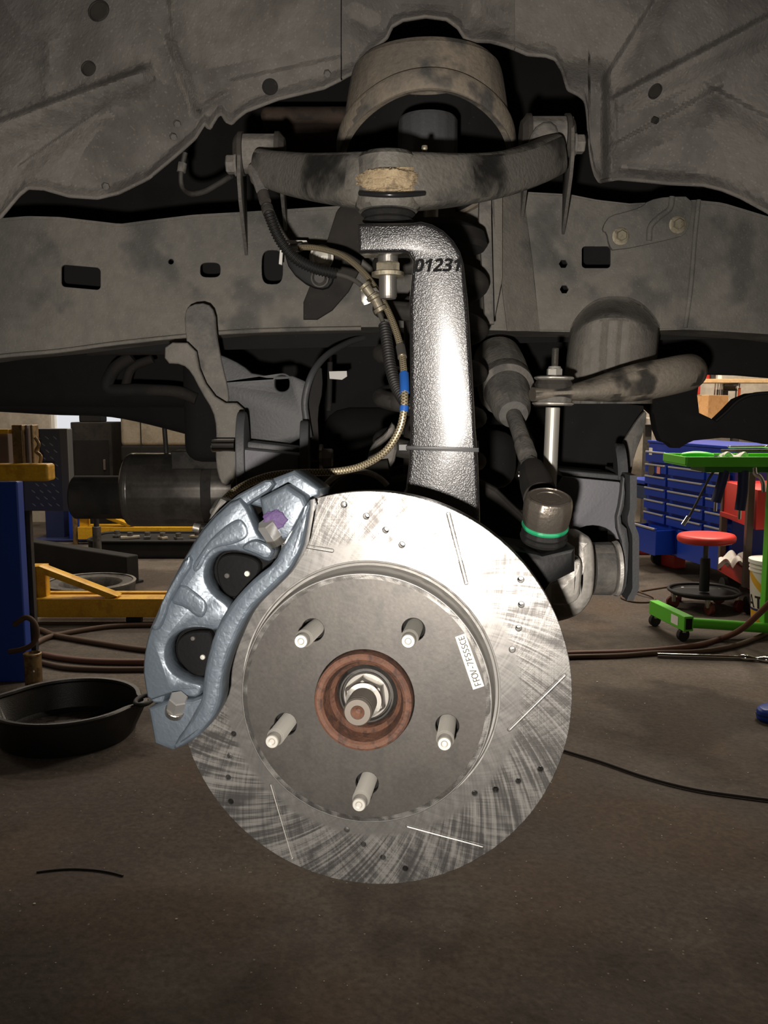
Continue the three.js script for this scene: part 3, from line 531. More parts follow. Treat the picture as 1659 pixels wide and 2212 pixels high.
// ---------------------------------------------------------------- frame rail with coil bucket and welded tabs
const FZ = 1.22;
{
  const fr = thing('frame_rail', 'dusty grey pickup frame rail with punched holes', 'frame rail');
  const top = [[-160, 486], [0, 472], [60, 467], [130, 469], [200, 477], [260, 484], [320, 476], [420, 464], [560, 456], [700, 447], [800, 442], [1000, 425], [1140, 415], [1230, 420], [1290, 432], [1360, 440], [1500, 432], [1560, 438], [1659, 468], [1830, 520]];
  const bot = [[1830, 745], [1659, 722], [1560, 716], [1480, 712], [1290, 718], [1150, 716], [1010, 712], [800, 706], [520, 714], [380, 726], [250, 741], [120, 757], [0, 768], [-160, 790]];
  const oval = (cx, cy, rx, ry, n = 24) => Array.from({ length: n }, (_, i) => { const t = i / n * 2 * Math.PI, c = Math.cos(t), s = Math.sin(t), p = .6; return [cx + rx * Math.sign(c) * Math.abs(c) ** p, cy + ry * Math.sign(s) * Math.abs(s) ** p]; });
  const skew = (p, cx, k) => p.map(([x, y]) => [x, y + (x - cx) * k]);
  const holes = [skew(rrect(132, 571, 217, 619, 9), 132, .09), circ(369, 565, 6, 16), oval(454, 583, 22, 16), oval(588, 577, 23, 37), rrect(1257, 532, 1319, 579, 8), circ(1217, 570, 9.5, 6), circ(1219, 625, 9.5, 6)].map(h => h.slice().reverse());
  part(fr, 'web', plate(WORLD, [...top, ...bot], -FZ, .004, { holes, bevel: .0006, bseg: 1 }), M.frame);
  const flange = (pl, dy) => sheet(90, 1, (u, v) => { const k = u * (pl.length - 1), i = Math.min(Math.floor(k), pl.length - 2), f = k - i; const p = at(lerp(pl[i][0], pl[i + 1][0], f), lerp(pl[i][1], pl[i + 1][1], f), FZ); return V(p.x, p.y + dy, -FZ + .001 - v * .09); }, .004, V(0, 1, 0));
  part(fr, 'top_flange', flange(top, -.004), M.frame); part(fr, 'bottom_flange', flange(bot.slice().reverse(), 0), M.frame);
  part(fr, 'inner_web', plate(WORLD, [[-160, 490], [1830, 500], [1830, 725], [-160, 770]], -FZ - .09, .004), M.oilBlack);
  // rolled lower lip on the left part of the rail
  part(fr, 'lower_lip', tube([[-160, 796, FZ - .004], [0, 770, FZ - .004], [120, 759, FZ - .004], [250, 742, FZ - .004], [380, 728, FZ - .004], [520, 716, FZ - .004], [780, 709, FZ - .004]], .0032, { n: 60, m: 8 }), M.frame);
  // vertical overlap seam on the right
  part(fr, 'seam_weld', tube([[1509, 432, FZ - .001], [1500, 520, FZ - .001], [1492, 620, FZ - .001], [1480, 708, FZ - .001]], .0035, { n: 40, m: 8 }), M.frame);
  part(fr, 'doubler_plate', plate(WORLD, [[1130, 418], [1232, 423], [1290, 435], [1360, 443], [1502, 435], [1494, 540], [1485, 650], [1476, 709], [1290, 715], [1165, 713], [1150, 560]], -FZ + .003, .003, { holes: [rrect(1257, 532, 1319, 579, 8), circ(1217, 570, 9.5, 6), circ(1219, 625, 9.5, 6)].map(h => h.slice().reverse()), bevel: .0008 }), M.frame);
  // upright legs of the coil bucket beside the spring
  part(fr, 'bucket_leg', sheet(14, 20, (u, v) => { const x = lerp(lerp(1058, 1096, v), lerp(1130, 1166, v), u), y = lerp(405, 715, v); return at(x, y, FZ - .006 - .05 * (1 - u) * (1 - v * .4)); }, .004), M.frame);
  part(fr, 'bucket_leg', plate(WORLD, [[1036, 400], [1062, 400], [1062, 470], [1068, 700], [1048, 700], [1034, 470]], -1.14, .012, { bevel: .002 }), M.dustSteel);
  part(fr, 'bucket_leg', plate(WORLD, [[1062, 405], [1086, 405], [1086, 600], [1068, 690]], -1.17, .012, { bevel: .002 }), M.frame);
  part(fr, 'bucket_leg', plate(WORLD, [[735, 430], [795, 430], [790, 520], [770, 610], [700, 690], [640, 690], [700, 540]], -1.17, .008, { bevel: .002, smooth: 1 }), M.oldDark);
  // stamped cross-member pocket bulging from the rail
  part(fr, 'cross_member_pocket', sheet(40, 40, (u, v) => {
    const top = 640 + 62 * Math.pow(Math.abs(u * 2 - 1), 2.6), y = lerp(top, 872, v), half = lerp(96, 100, v), cx = lerp(1330, 1312, v);
    const bulge = Math.pow(Math.max(0, 1 - Math.pow(Math.abs(u * 2 - 1), 3)), .5) * smooth(0, .22, v);
    const rib = .006 * Math.exp(-Math.pow((u - .42) / .03, 2)) * smooth(.12, .3, v) + .004 * Math.exp(-Math.pow((u - .60) / .03, 2)) * smooth(0, .2, v);
    return at(cx + (u * 2 - 1) * half, y, FZ - .005 - .085 * bulge + rib);
  }, .004), M.frame);
  // coil bucket: an open cup whose front lip arches over the shock
  const bc = at(921, 250, 1.13), Ro = .098, Ri = .0915, n = 96;
  const yTop = at(921, 110, 1.13).y - .024, yF = at(921, 192, 1.03).y, drop = .145;
  const ringAt = (r, a, y) => V(bc.x + r * Math.sin(a), y, bc.z + r * Math.cos(a));
  const bot2 = (a, k = 0) => yF - .052 * (1 - Math.cos(a)) + k;
  const flare = (a) => 1 + .12 * smooth(.5, 1.7, Math.abs(a));
  const cup = (() => { // outer and inner skin as one closed shell
    const W = n + 1, rows = 18, pos = [], idx = [];
    for (let s = 0; s < 2; s++) for (let j = 0; j <= rows; j++) for (let i = 0; i <= n; i++) { const a = (i / n - .5) * 2 * Math.PI, v = j / rows, y = lerp(yTop, bot2(a), v), rr = (s ? Ri : Ro) * lerp(.93, flare(a), Math.pow(v, .7)); const p = ringAt(rr, a, y); pos.push(p.x, p.y, p.z); }
    const S = W * (rows + 1);
    for (let j = 0; j < rows; j++) for (let i = 0; i < n; i++) { const a = j * W + i, b = a + 1, c = a + W, d = c + 1; idx.push(a, c, b, b, c, d, S + a, S + b, S + c, S + b, S + d, S + c); }
    for (let i = 0; i < n; i++) { const a = rows * W + i, b = a + 1; idx.push(a, S + a, b, b, S + a, S + b); }
    const g = new THREE.BufferGeometry(); g.setAttribute('position', new THREE.Float32BufferAttribute(pos, 3)); g.setIndex(idx); return toCreasedNormals(g, .7);
  })();
  const bk = part(fr, 'coil_bucket', [cup, orient(lathe([[0, .002], [Ro * .55, .002], [Ro * .86, -.003], [Ro * .93, -.012]], 64), V(0, 1, 0), V(bc.x, yTop + .010, bc.z))], M.bucket, 'dirty brown-grey coil bucket cup with an arched opening');
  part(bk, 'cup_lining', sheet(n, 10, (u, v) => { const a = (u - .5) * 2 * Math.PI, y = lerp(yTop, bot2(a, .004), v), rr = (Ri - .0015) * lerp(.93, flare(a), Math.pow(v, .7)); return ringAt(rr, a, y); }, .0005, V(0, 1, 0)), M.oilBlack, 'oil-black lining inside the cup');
  const lip = []; for (let i = 0; i <= 60; i++) { const a = (i / 60 - .5) * 2 * 2.0; lip.push(ringAt(Ro * flare(a) + .0015, a, bot2(a, .012))); }
  part(bk, 'cup_lip', sweep(lip, { sec: (t, f) => [.0028 * Math.cos(f * 6.2832), .012 * Math.sin(f * 6.2832)], n: 90, m: 12, up: V(0, 1, 0) }), M.bucket);
  // welded control-arm tabs, edge on
  const tab = (px, Zs, prof, t = .0045) => { // prof: [photo y, distance] outline of the plate in its own upright plane
    const x = at(px[0], px[1], Zs).x, ang = Math.atan2(x, Zs) * .72, pts = prof.map(([py, Z]) => [-(Z - Zs) / Math.cos(ang), at(CX, py, Z).y]);
    const F = frameOf(new THREE.Matrix4().makeBasis(V(-Math.sin(ang), 0, Math.cos(ang)), V(0, 1, 0), V(-Math.cos(ang), 0, -Math.sin(ang))).setPosition(V(x, 0, -Zs)));
    part(fr, 'control_arm_tab', slab(F, pts, t / 2, t, { bevel: .001 }), M.dustSteel);
  };
  const tp = (y0, y1, zf) => [[y0 + 30, zf + .015], [y0, zf + .035], [y0, zf + .07], [y0 + 70, FZ], [y1, FZ], [y1 - 6, FZ - .012], [y0 + 130, zf + .03], [y0 + 80, zf]];
  tab([516, 345], 1.05, tp(306, 552, 1.035)); tab([608, 330], 1.09, tp(295, 500, 1.06)); tab([1139, 300], 1.10, tp(262, 480, 1.07)); tab([1236, 320], 1.06, tp(252, 508, 1.04));
  const pb = (x0, py, Z, k) => { const c = at(x0, py, Z); part(fr, 'pivot_bolt', [orient(cyl(.013, .003, 28), V(k, 0, 0), c), orient(hex(.011, .010), V(k, 0, 0), c.clone().add(V(k * .003, 0, 0)))], M.dustSteel); };
  pb(513, 356, 1.06, -1); pb(1238, 312, 1.06, 1);
  // far cross bands in the dark behind the arm
}
// bolted bracket on the rail
{
  const b = thing('frame_bracket', 'grey stamped bracket held by two flange bolts on the frame rail', 'bracket');
  part(b, 'bracket_plate', plate(WORLD, [[1306, 482], [1318, 466], [1350, 458], [1385, 448], [1402, 432], [1440, 424], [1496, 424], [1494, 470], [1484, 502], [1470, 512], [1326, 543], [1316, 530], [1311, 502], [1301, 498]], -FZ + .010, .007, { bevel: .0015, smooth: 1 }), M.frame);
  part(b, 'stamped_rib', tube([[1452, 425, FZ - .010], [1447, 450, FZ - .010], [1420, 472, FZ - .010], [1405, 490, FZ - .010], [1402, 520, FZ - .010]], .004, { n: 30, m: 10 }), M.frame);
  for (const [x, y] of [[1340, 511], [1463, 486]]) { const c = at(x, y, FZ - .011); const f = part(b, 'flange_bolt', [orient(lathe([[0, 0], [.0118, 0], [.0118, .0015], [.0085, .003], [0, .003]], 28), V(0, 0, 1), c), orient(hex(.0072, .008), V(0, 0, 1), c.clone().add(V(0, 0, .002)))], M.yellowZinc, 'zinc flange bolt'); }
}

// ---------------------------------------------------------------- inner fender sheet metal
{
  const edge = (pl, x) => { for (let i = 0; i < pl.length - 1; i++) if (x <= pl[i + 1][0]) return lerp(pl[i][1], pl[i + 1][1], clamp((x - pl[i][0]) / (pl[i + 1][0] - pl[i][0]))); return pl[pl.length - 1][1]; };
  const Zb = (x, y) => 1.17 - .20 * Math.pow(Math.abs(x - 880) / 900, 2) - .17 * Math.pow(clamp((470 - y) / 560, 0, 1.4), 1.4);
  const seg = (x, y, x0, y0, x1, y1) => { const dx = x1 - x0, dy = y1 - y0, L = Math.hypot(dx, dy), t = ((x - x0) * dx + (y - y0) * dy) / (L * L), d = ((x - x0) * -dy + (y - y0) * dx) / L; return [t, d, Math.max(0, -t, t - 1) * L]; };
  const step = (x, y, a, w, h) => { const [t, d, o] = seg(x, y, ...a); return h * (smooth(-w, w, d) - (d > 0 ? smooth(w, w * 9, d) : 0)) * Math.exp(-Math.pow(o / 22, 2)); };
  const ridge = (x, y, a, w, h) => { const [t, d, o] = seg(x, y, ...a); return h * Math.exp(-Math.pow(d / w, 2)) * Math.exp(-Math.pow(o / 14, 2)); };
  const make = (name, label, x0, x1, pl, nu, rel) => {
    const f = thing(name, label, 'fender panel', 'inner fender panels');
    const p = part(f, 'panel', sheet(nu, 90, (u, v) => { const x = lerp(x0, x1, u), y1 = edge(pl, x), y = lerp(-90, y1, Math.pow(v, .9)); return at(x, y, Zb(x, y) - rel(x, y) + .012 * smooth(26, 0, y1 - y)); }, .002), M.fender);
    // rolled lower edge
    const lipPts = []; for (let i = 0; i <= 220; i++) { const x = lerp(x0, x1, i / 220), y = edge(pl, x); lipPts.push(at(x, y - 1, Zb(x, y) - rel(x, y) + .012)); }
    part(p, 'rolled_edge', sweep(lipPts, { r: .0026, n: 400, m: 8 }), M.fender);
    return [f, (px, py, r, m, nm = 'plug') => { const S = (x, y) => at(x, y, Zb(x, y) - rel(x, y)), c = S(px, py), nn = S(px + 12, py).sub(S(px - 12, py)).cross(S(px, py - 12).sub(S(px, py + 12))).normalize(); part(f, nm, orient(nm === 'plug' ? lathe([[0, -.004], [r, -.004], [r, .0006], [r * .92, .0014], [r * .8, .0004], [0, .0002]], 28) : hex(r, .006), nn, c.addScaledVector(nn, .001)), m); }];
  };
  const left = [[-420, 730], [-140, 560], [-40, 500], [0, 470], [40, 422], [60, 406], [95, 408], [150, 424], [210, 428], [255, 418], [320, 386], [380, 336], [420, 300], [441, 267], [452, 278], [462, 262], [470, 249], [480, 246], [489, 262], [500, 267], [512, 255], [530, 241], [600, 214], [700, 190], [736, 172]];
  const relL = (x, y) => step(x, y, [-80, 285, 300, 148], 9, -.030) + step(x, y, [50, 350, 215, 235], 4, .006) + ridge(x, y, [370, 95, 428, 236], 9, -.010) + ridge(x, y, [428, 238, 482, 205], 8, -.007)
    + .008 * smooth(-6, 6, seg(x, y, 500, 172, 745, 120)[1]) * smooth(470, 510, x) + ridge(x, y, [105, 90, 108, 230], 20, -.006) + step(x, y, [360, -80, 372, 95], 6, .008) + .004 * (fbm(clamp((x + 150) / 1000, 0, .99), clamp((y + 100) / 700, 0, .99), 5, 2, 4) - .5);
  const [lf, lp] = make('rear_inner_fender', 'speckled grey inner fender panel with a wavy lower edge left of the coil bucket', -420, 736, left, 360, relL);
  lp(212, 22, .0115, M.oldDark); lp(190, 147, .0082, M.oldDark); lp(583, 187, .0095, M.oldDark);
  for (const [x, y] of [[380, 265], [372, 293], [225, 401], [706, 156]]) lp(x, y, .0042, M.dustSteel, 'screw');
  const mid = [[736, 172], [770, 153], [795, 118], [835, 82], [846, 58], [870, 44], [920, 36], [965, 42], [990, 60], [1004, 82], [1018, 88], [1060, 90], [1090, 98], [1112, 106]];
  const relM = (x, y) => -.03 * smooth(990, 1112, x) - .03 * smooth(860, 736, x) + ridge(x, y, [760, 40, 800, 60], 20, .006) + ridge(x, y, [1040, 30, 1080, 60], 16, .006);
  make('strut_tower_panel', 'grey tower panel notched over the top of the coil bucket', 736, 1112, mid, 140, relM);
  const right = [[1112, 106], [1140, 118], [1180, 121], [1200, 128], [1215, 152], [1228, 194], [1250, 205], [1264, 216], [1271, 250], [1275, 330], [1285, 376], [1295, 393], [1335, 386], [1400, 392], [1450, 397], [1520, 400], [1560, 410], [1600, 426], [1659, 458], [1800, 560], [2100, 740]];
  const relR = (x, y) => -.045 * smooth(1322, 1296, x) * smooth(120, 190, y) + step(x, y, [1305, 170, 1430, -30], 6, .012) + step(x, y, [1330, 205, 1720, 0], 7, -.02) + step(x, y, [1325, 312, 1545, 192], 6, .010) + step(x, y, [1545, 192, 1720, 285], 6, .010)
    + ridge(x, y, [1327, 210, 1330, 310], 5, .005) + ridge(x, y, [1360, 362, 1500, 372], 9, .006) + step(x, y, [1112, 100, 1260, 200], 10, .008) + .004 * (fbm(clamp((x - 1100) / 800, 0, .99), clamp((y + 100) / 700, 0, .99), 5, 2, 7) - .5);
  const [rf, rp] = make('front_inner_fender', 'brown-grey inner fender panel with diagonal pressed ribs right of the coil bucket', 1112, 2100, right, 380, relR);
  rp(1416, 198, .0088, M.oldDark); rp(1420, 262, .004, M.oldDark, 'screw');
}

// ---------------------------------------------------------------- coil spring and shock
{
  const s = thing('coil_spring', 'dusty coil spring standing behind the knuckle', 'coil spring');
  const c = at(930, 600, 1.09), y0 = at(930, 1075, 1.09).y, y1 = at(930, 535, 1.09).y, turns = 5.7, pts = [];
  for (let i = 0; i <= 220; i++) { const t = i / 220, a = t * turns * 2 * Math.PI + 1.0; pts.push(V(c.x + .061 * Math.cos(a), lerp(y0, y1, t), c.z + .061 * Math.sin(a))); }
  part(s, 'spring_wire', sweep(pts, { r: .0112, n: 420, m: 14 }), std({ map: dirt([48, 46, 43], [60, 57, 53], [36, 35, 33], .2, 24, .006, 4), roughness: .7 }));
  part(s, 'spring_seat', orient(lathe([[.03, 0], [.066, 0], [.07, .006], [.066, .02], [.05, .03], [.03, .032]], 48), V(0, 1, 0), V(c.x, y1 - .004, c.z)), M.oldDark);
  const k = thing('shock_absorber', 'grey shock absorber inside the coil spring and bucket', 'shock absorber');
  part(k, 'damper_body', orient(cyl(.033, y1 - y0 - .06, 36), V(0, 1, 0), V(c.x, y0, c.z)), M.oldDark);
  part(k, 'rod', orient(cyl(.009, at(921, 282, 1.1).y - y1 + .07, 20), V(0, 1, 0), V(c.x, y1 - .07, c.z)), M.steel);
  part(k, 'top_sleeve', orient(lathe([[0, 0], [.0365, 0], [.0365, .052], [.034, .056], [0, .057]], 40), V(0, 1, 0), V(at(924, 300, 1.09).x, at(924, 350, 1.09).y - .006, c.z)), M.greyPaintDark);
}

// ---------------------------------------------------------------- lower suspension, sway bar, steering
const z7 = (x, y) => [330 + x / 2.911, 650 + y / 2.911], z8 = (x, y) => [1000 + x / 3.402, 700 + y / 3.402];
{
  const b = thing('lower_arm_bracket', 'grey lower arm mounting bracket hanging from the frame left of the spring', 'bracket');
  part(b, 'frame_strap', plate(WORLD, [[195, 70], [240, 20], [340, 10], [390, 70], [398, 200], [420, 320], [440, 420], [475, 560], [478, 630], [450, 680], [415, 690], [360, 620], [290, 510], [235, 390], [205, 230]].map(p => z7(...p)), -1.165, .010, { bevel: .003, bseg: 3, smooth: 1 }), M.dustSteel);
  part(b, 'rear_flange', plate(WORLD, [[75, 258], [260, 262], [300, 480], [420, 640], [560, 640], [600, 800], [545, 900], [530, 1010], [505, 1150], [440, 1168], [402, 1085], [390, 950], [398, 800], [375, 690], [300, 570], [240, 450], [185, 398], [70, 392]].map(p => z7(...p)), -1.135, .012, { bevel: .004, bseg: 3, smooth: 1 }), M.frame);
  part(b, 'channel_wall', plate(WORLD, [[300, 300], [430, 338], [560, 400], [640, 470], [960, 470], [985, 620], [955, 690], [962, 900], [560, 900], [560, 700], [380, 600]].map(p => z7(...p)), -1.17, .012, { bevel: .003, smooth: 1, holes: [rrect(768, 470, 857, 568, 40).map(p => z7(...p)).reverse()] }), M.greyPaintDark);
  part(b, 'front_flange', tube([[1350, 225], [1230, 262], [1060, 375], [985, 500], [955, 640], [965, 740], [985, 860]].map(([x, y]) => [...z7(x, y), 1.12 + (x > 1000 ? (x - 1000) * .0006 : 0)]), .0045, { n: 50, m: 10 }), M.greyPaintDark);
  part(b, 'front_wall', plate(WORLD, [[1060, 380], [985, 500], [955, 640], [962, 900], [1030, 1040], [1045, 900], [1035, 700], [1070, 560]].map(p => z7(...p)), -1.15, .006, { bevel: .001, smooth: 1 }), M.oldDark);
  part(b, 'drop_box', plate(WORLD, [[548, 930], [928, 966], [922, 1110], [530, 1180], [534, 1000]].map(p => z7(...p)), -1.06, .09, { bevel: .003, bseg: 2 }), M.greyPaint, 'plain grey box bracket');
  part(b, 'drop_box_top', plate(WORLD, [[600, 885], [945, 925], [940, 966], [560, 930]].map(p => z7(...p)), -1.10, .05, { bevel: .002 }), M.greyPaintDark);
  const ear = (zx, zy, ry) => { const c = at(...z7(zx, zy), 1.09); const e = slab(WORLD, Array.from({ length: 36 }, (_, i) => { const t = i / 36 * 2 * Math.PI; return [.042 * Math.cos(t), ry * Math.sin(t)]; }), .0055, .011, { bevel: .002 }); e.rotateY(Math.PI / 2 + .06); e.translate(c.x, c.y, c.z); part(b, 'pivot_ear', e, M.greyPaintDark); };
  ear(568, 985, .058); ear(958, 1000, .05);
  part(b, 'pale_tag', plate(WORLD, [[1108, 443], [1220, 440], [1222, 475], [1190, 496], [1112, 490]].map(p => z7(...p)), -1.3, .002, { bevel: .0004 }), M.white, 'small white tag');
  part(b, 'tag_stem', tube([[...z7(1115, 385), 1.31], [...z7(1112, 560), 1.31], [...z7(1108, 690), 1.31]], .004, { n: 12, m: 8 }), M.oldDark);
  const bl = at(...z7(372, 908), 1.11), br = at(...z7(1050, 985), 1.09);
  part(b, 'pivot_bolt', orient(cyl(.0085, .03, 20), V(1, 0, 0), bl), M.chrome, 'shiny pivot bolt end');
  part(b, 'pivot_nut', [orient(cyl(.017, .004, 28), V(1, 0, 0), br), orient(hex(.013, .013), V(1, 0, 0), br.clone().add(V(.004, 0, 0)))], M.steel, 'bright pivot nut');
}
{
  const b = thing('lower_arm_bracket', 'grey lower arm mounting bracket with a round cut-out beside the tool chest', 'bracket');
  const arch = []; for (let i = 0; i <= 12; i++) { const t = i / 12 * Math.PI; arch.push([955 + 185 * Math.cos(t), 1620 - 140 * Math.sin(t)]); }
  part(b, 'face_plate', plate(WORLD, [[740, 1120], [1150, 1160], [1165, 1185], [1135, 1440], [1192, 1500], [1185, 1610], [1140, 1620], ...arch.slice(1), [770, 1640], [680, 1560], [690, 1200]].map(p => z8(...p)), -1.03, .008, { bevel: .0015 }), M.greyPaint, 'flat grey face plate');
  part(b, 'side_plate', sheet(4, 30, (u, v) => { const y = lerp(1100, 2000, v), x = lerp(1172, 1130, smooth(.25, .42, v)) + 60 * smooth(.3, .5, v) - 40 * smooth(.9, 1, v); const p = at(...z8(x, y), 1.03); return V(p.x + u * .012 + .002, p.y, -1.005 - u * .16); }, .008, V(1, 0, 0)), M.greyPaintDark);
  part(b, 'side_plate_edge', plate(WORLD, [[1180, 1060], [1200, 1300], [1150, 1450], [1225, 1520], [1215, 1900], [1170, 2000], [1110, 2005], [1100, 1960], [1165, 1880], [1180, 1640], [1120, 1460], [1160, 1300]].map(p => z8(...p)), -1.005, .012, { bevel: .002, smooth: 1 }), M.greyPaintDark);
  part(b, 'outer_flange', plate(WORLD, [[1355, 620], [1345, 760], [1262, 965], [1240, 1100], [1195, 1330], [1185, 1180], [1110, 1020], [1180, 860], [1290, 690]].map(p => z8(...p)), -1.16, .008, { bevel: .002, smooth: 1 }), M.dustSteel);
  part(b, 'box_roof', plate(WORLD, [[700, 1070], [1150, 1110], [1160, 1165], [735, 1122]].map(p => z8(...p)), -1.06, .10, { bevel: .002 }), M.greyPaintDark);
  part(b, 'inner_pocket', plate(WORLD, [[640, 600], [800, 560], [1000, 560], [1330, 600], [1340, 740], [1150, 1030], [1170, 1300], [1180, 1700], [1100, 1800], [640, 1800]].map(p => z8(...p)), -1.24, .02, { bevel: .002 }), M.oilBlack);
  const c = at(...z8(1120, 1040), 1.08);
  part(b, 'pivot_ear', orient(lathe([[0, 0], [.026, 0], [.028, .003], [.026, .012], [0, .012]], 32), V(1, .1, .15), c), M.greyPaintDark);
}
{
  const a = thing('lower_control_arm', 'bare cast aluminium lower control arm behind the rotor', 'control arm');
  part(a, 'casting', plate(WORLD, [[800, 1570], [880, 1550], [960, 1575], [992, 1680], [990, 1960], [955, 2060], [880, 2150], [780, 2195], [600, 2230], [400, 2200], [420, 1990], [610, 1930], [640, 1880], [760, 1850], [820, 1700]].map(p => z8(...p)), -.93, .07, { bevel: .016, bseg: 5, smooth: 2, crease: .9 }), M.castAlu);
  part(a, 'rib', plate(WORLD, [[820, 1700], [890, 1740], [880, 1900], [860, 2060], [640, 2090], [620, 1960], [660, 1890], [780, 1850]].map(p => z8(...p)), -.905, .05, { bevel: .008, bseg: 4, smooth: 2, crease: .9 }), M.castAlu);
  part(a, 'arm_body', plate(WORLD, [[690, 1075], [760, 1050], [860, 1030], [960, 1020], [1060, 1040], [1120, 1100], [1200, 1170], [1260, 1260], [1200, 1330], [1000, 1300], [800, 1250], [690, 1160]], -1.0, .05, { bevel: .01, bseg: 3, smooth: 1 }), M.oldDark);
  const c = at(1277, 1228, 1.0);
  part(a, 'bushing_shell', orient(lathe([[.018, 0], [.031, 0], [.0315, .022], [.029, .025], [.018, .026]], 40), V(1, 0, 0), c), M.dustSteel);
  part(a, 'bushing_washer', orient(lathe([[.01, 0], [.032, 0], [.033, .004], [.01, .005]], 40), V(1, 0, 0), c.clone().add(V(.026, 0, 0))), M.castAlu);
  // left leg of the arm seen beside the hose
  part(a, 'rear_leg', sweep([at(842, 1025, 1.0), at(800, 1032, 1.0), at(740, 1048, 1.02), at(700, 1070, 1.03)], { sec: (t, f) => [.02 * Math.cos(f * 6.2832), .018 * Math.sin(f * 6.2832)], n: 20, m: 18, up: V(0, 1, 0) }), M.oldDark);
  const rc = at(770, 1085, .98), rp = []; for (let i = 0; i <= 24; i++) { const t = Math.PI * (.18 + .72 * i / 24); rp.push(V(rc.x + .042 * Math.cos(t), rc.y + .036 * Math.sin(t), rc.z)); }
  part(a, 'rear_bushing_ring', sweep(rp, { r: .0035, n: 40, m: 10 }), M.castAlu);
  part(a, 'rear_bushing', orient(lathe([[0, 0], [.038, 0], [.036, .012], [.02, .018], [0, .018]], 36), V(0, .1, 1), rc.clone().add(V(0, -.006, -.02))), M.dustRubber);
  part(a, 'ball_joint_housing', plate(WORLD, [[800, 960], [835, 935], [850, 905], [862, 960], [850, 1010], [820, 1030], [790, 1010]], -1.02, .03, { bevel: .008, bseg: 3, smooth: 1 }), M.dustSteel);
}
{
  const s = thing('sway_bar', 'thick dusty sway bar with black scuffs ending right of the knuckle', 'sway bar');
  const P = [[1150, 852, 1.03], [1190, 850, 1.03], [1250, 846, 1.035], [1330, 834, 1.05], [1420, 818, 1.07], [1468, 808, 1.09], [1486, 804, 1.13], [1484, 802, 1.2], [1440, 800, 1.45]].map(p => at(...p));
  part(s, 'bar', sweep(P, { sec: (t, f) => { const k = smooth(.04, .26, t), a = lerp(.026, .0235, k), h = lerp(.0085, .0235, k); return [a * Math.cos(f * 6.2832), h * Math.sin(f * 6.2832)]; }, n: 70, m: 26, up: V(0, 1, 0) }), M.swayBar);
  const l = thing('sway_bar_link', 'bright zinc end link bolt with washers through the sway bar', 'end link');
  const top = at(1200, 752, 1.03), bot = at(1186, 1070, 1.03), d = top.clone().sub(bot).normalize();
  const on = py => { const t = (at(1195, py, 1.03).y - bot.y) / (top.y - bot.y); return bot.clone().lerp(top, t); };
  const bolt = []; const Lb = on(752).distanceTo(on(800)); for (let i = 0; i < 16; i++) bolt.push([.0042, i / 16 * Lb], [.0037, (i + .5) / 16 * Lb]);
  part(l, 'threaded_end', orient(lathe([[0, 0], ...bolt, [.0036, Lb], [0, Lb]], 16), d, on(800)), M.steel);
  part(l, 'lock_nut', [orient(hex(.0095, .011), d, on(816)), orient(lathe([[0, 0], [.0085, 0], [.007, .004], [0, .005]], 20), d, on(799))], M.zinc, 'bright lock nut');
  const wash = (py, r) => part(l, 'washer', orient(lathe([[0, 0], [r * .9, 0], [r, .0016], [r, .003], [r * .92, .0042], [0, .0042]], 40), d, on(py)), M.zinc);
  wash(821, .0235); wash(876, .0245);
  part(l, 'bushing', orient(lathe([[0, 0], [.021, 0], [.023, .006], [.020, .012], [0, .012]], 36), d, on(842)), M.dustRubber);
  part(l, 'bushing', orient(lathe([[0, 0], [.022, 0], [.0225, .008], [.019, .013], [0, .013]], 36), d, on(869)), M.dustSteel);
  part(l, 'spacer_sleeve', orient(cyl(.0085, on(1062).distanceTo(on(880)), 28), d, on(1062)), M.zinc);
}
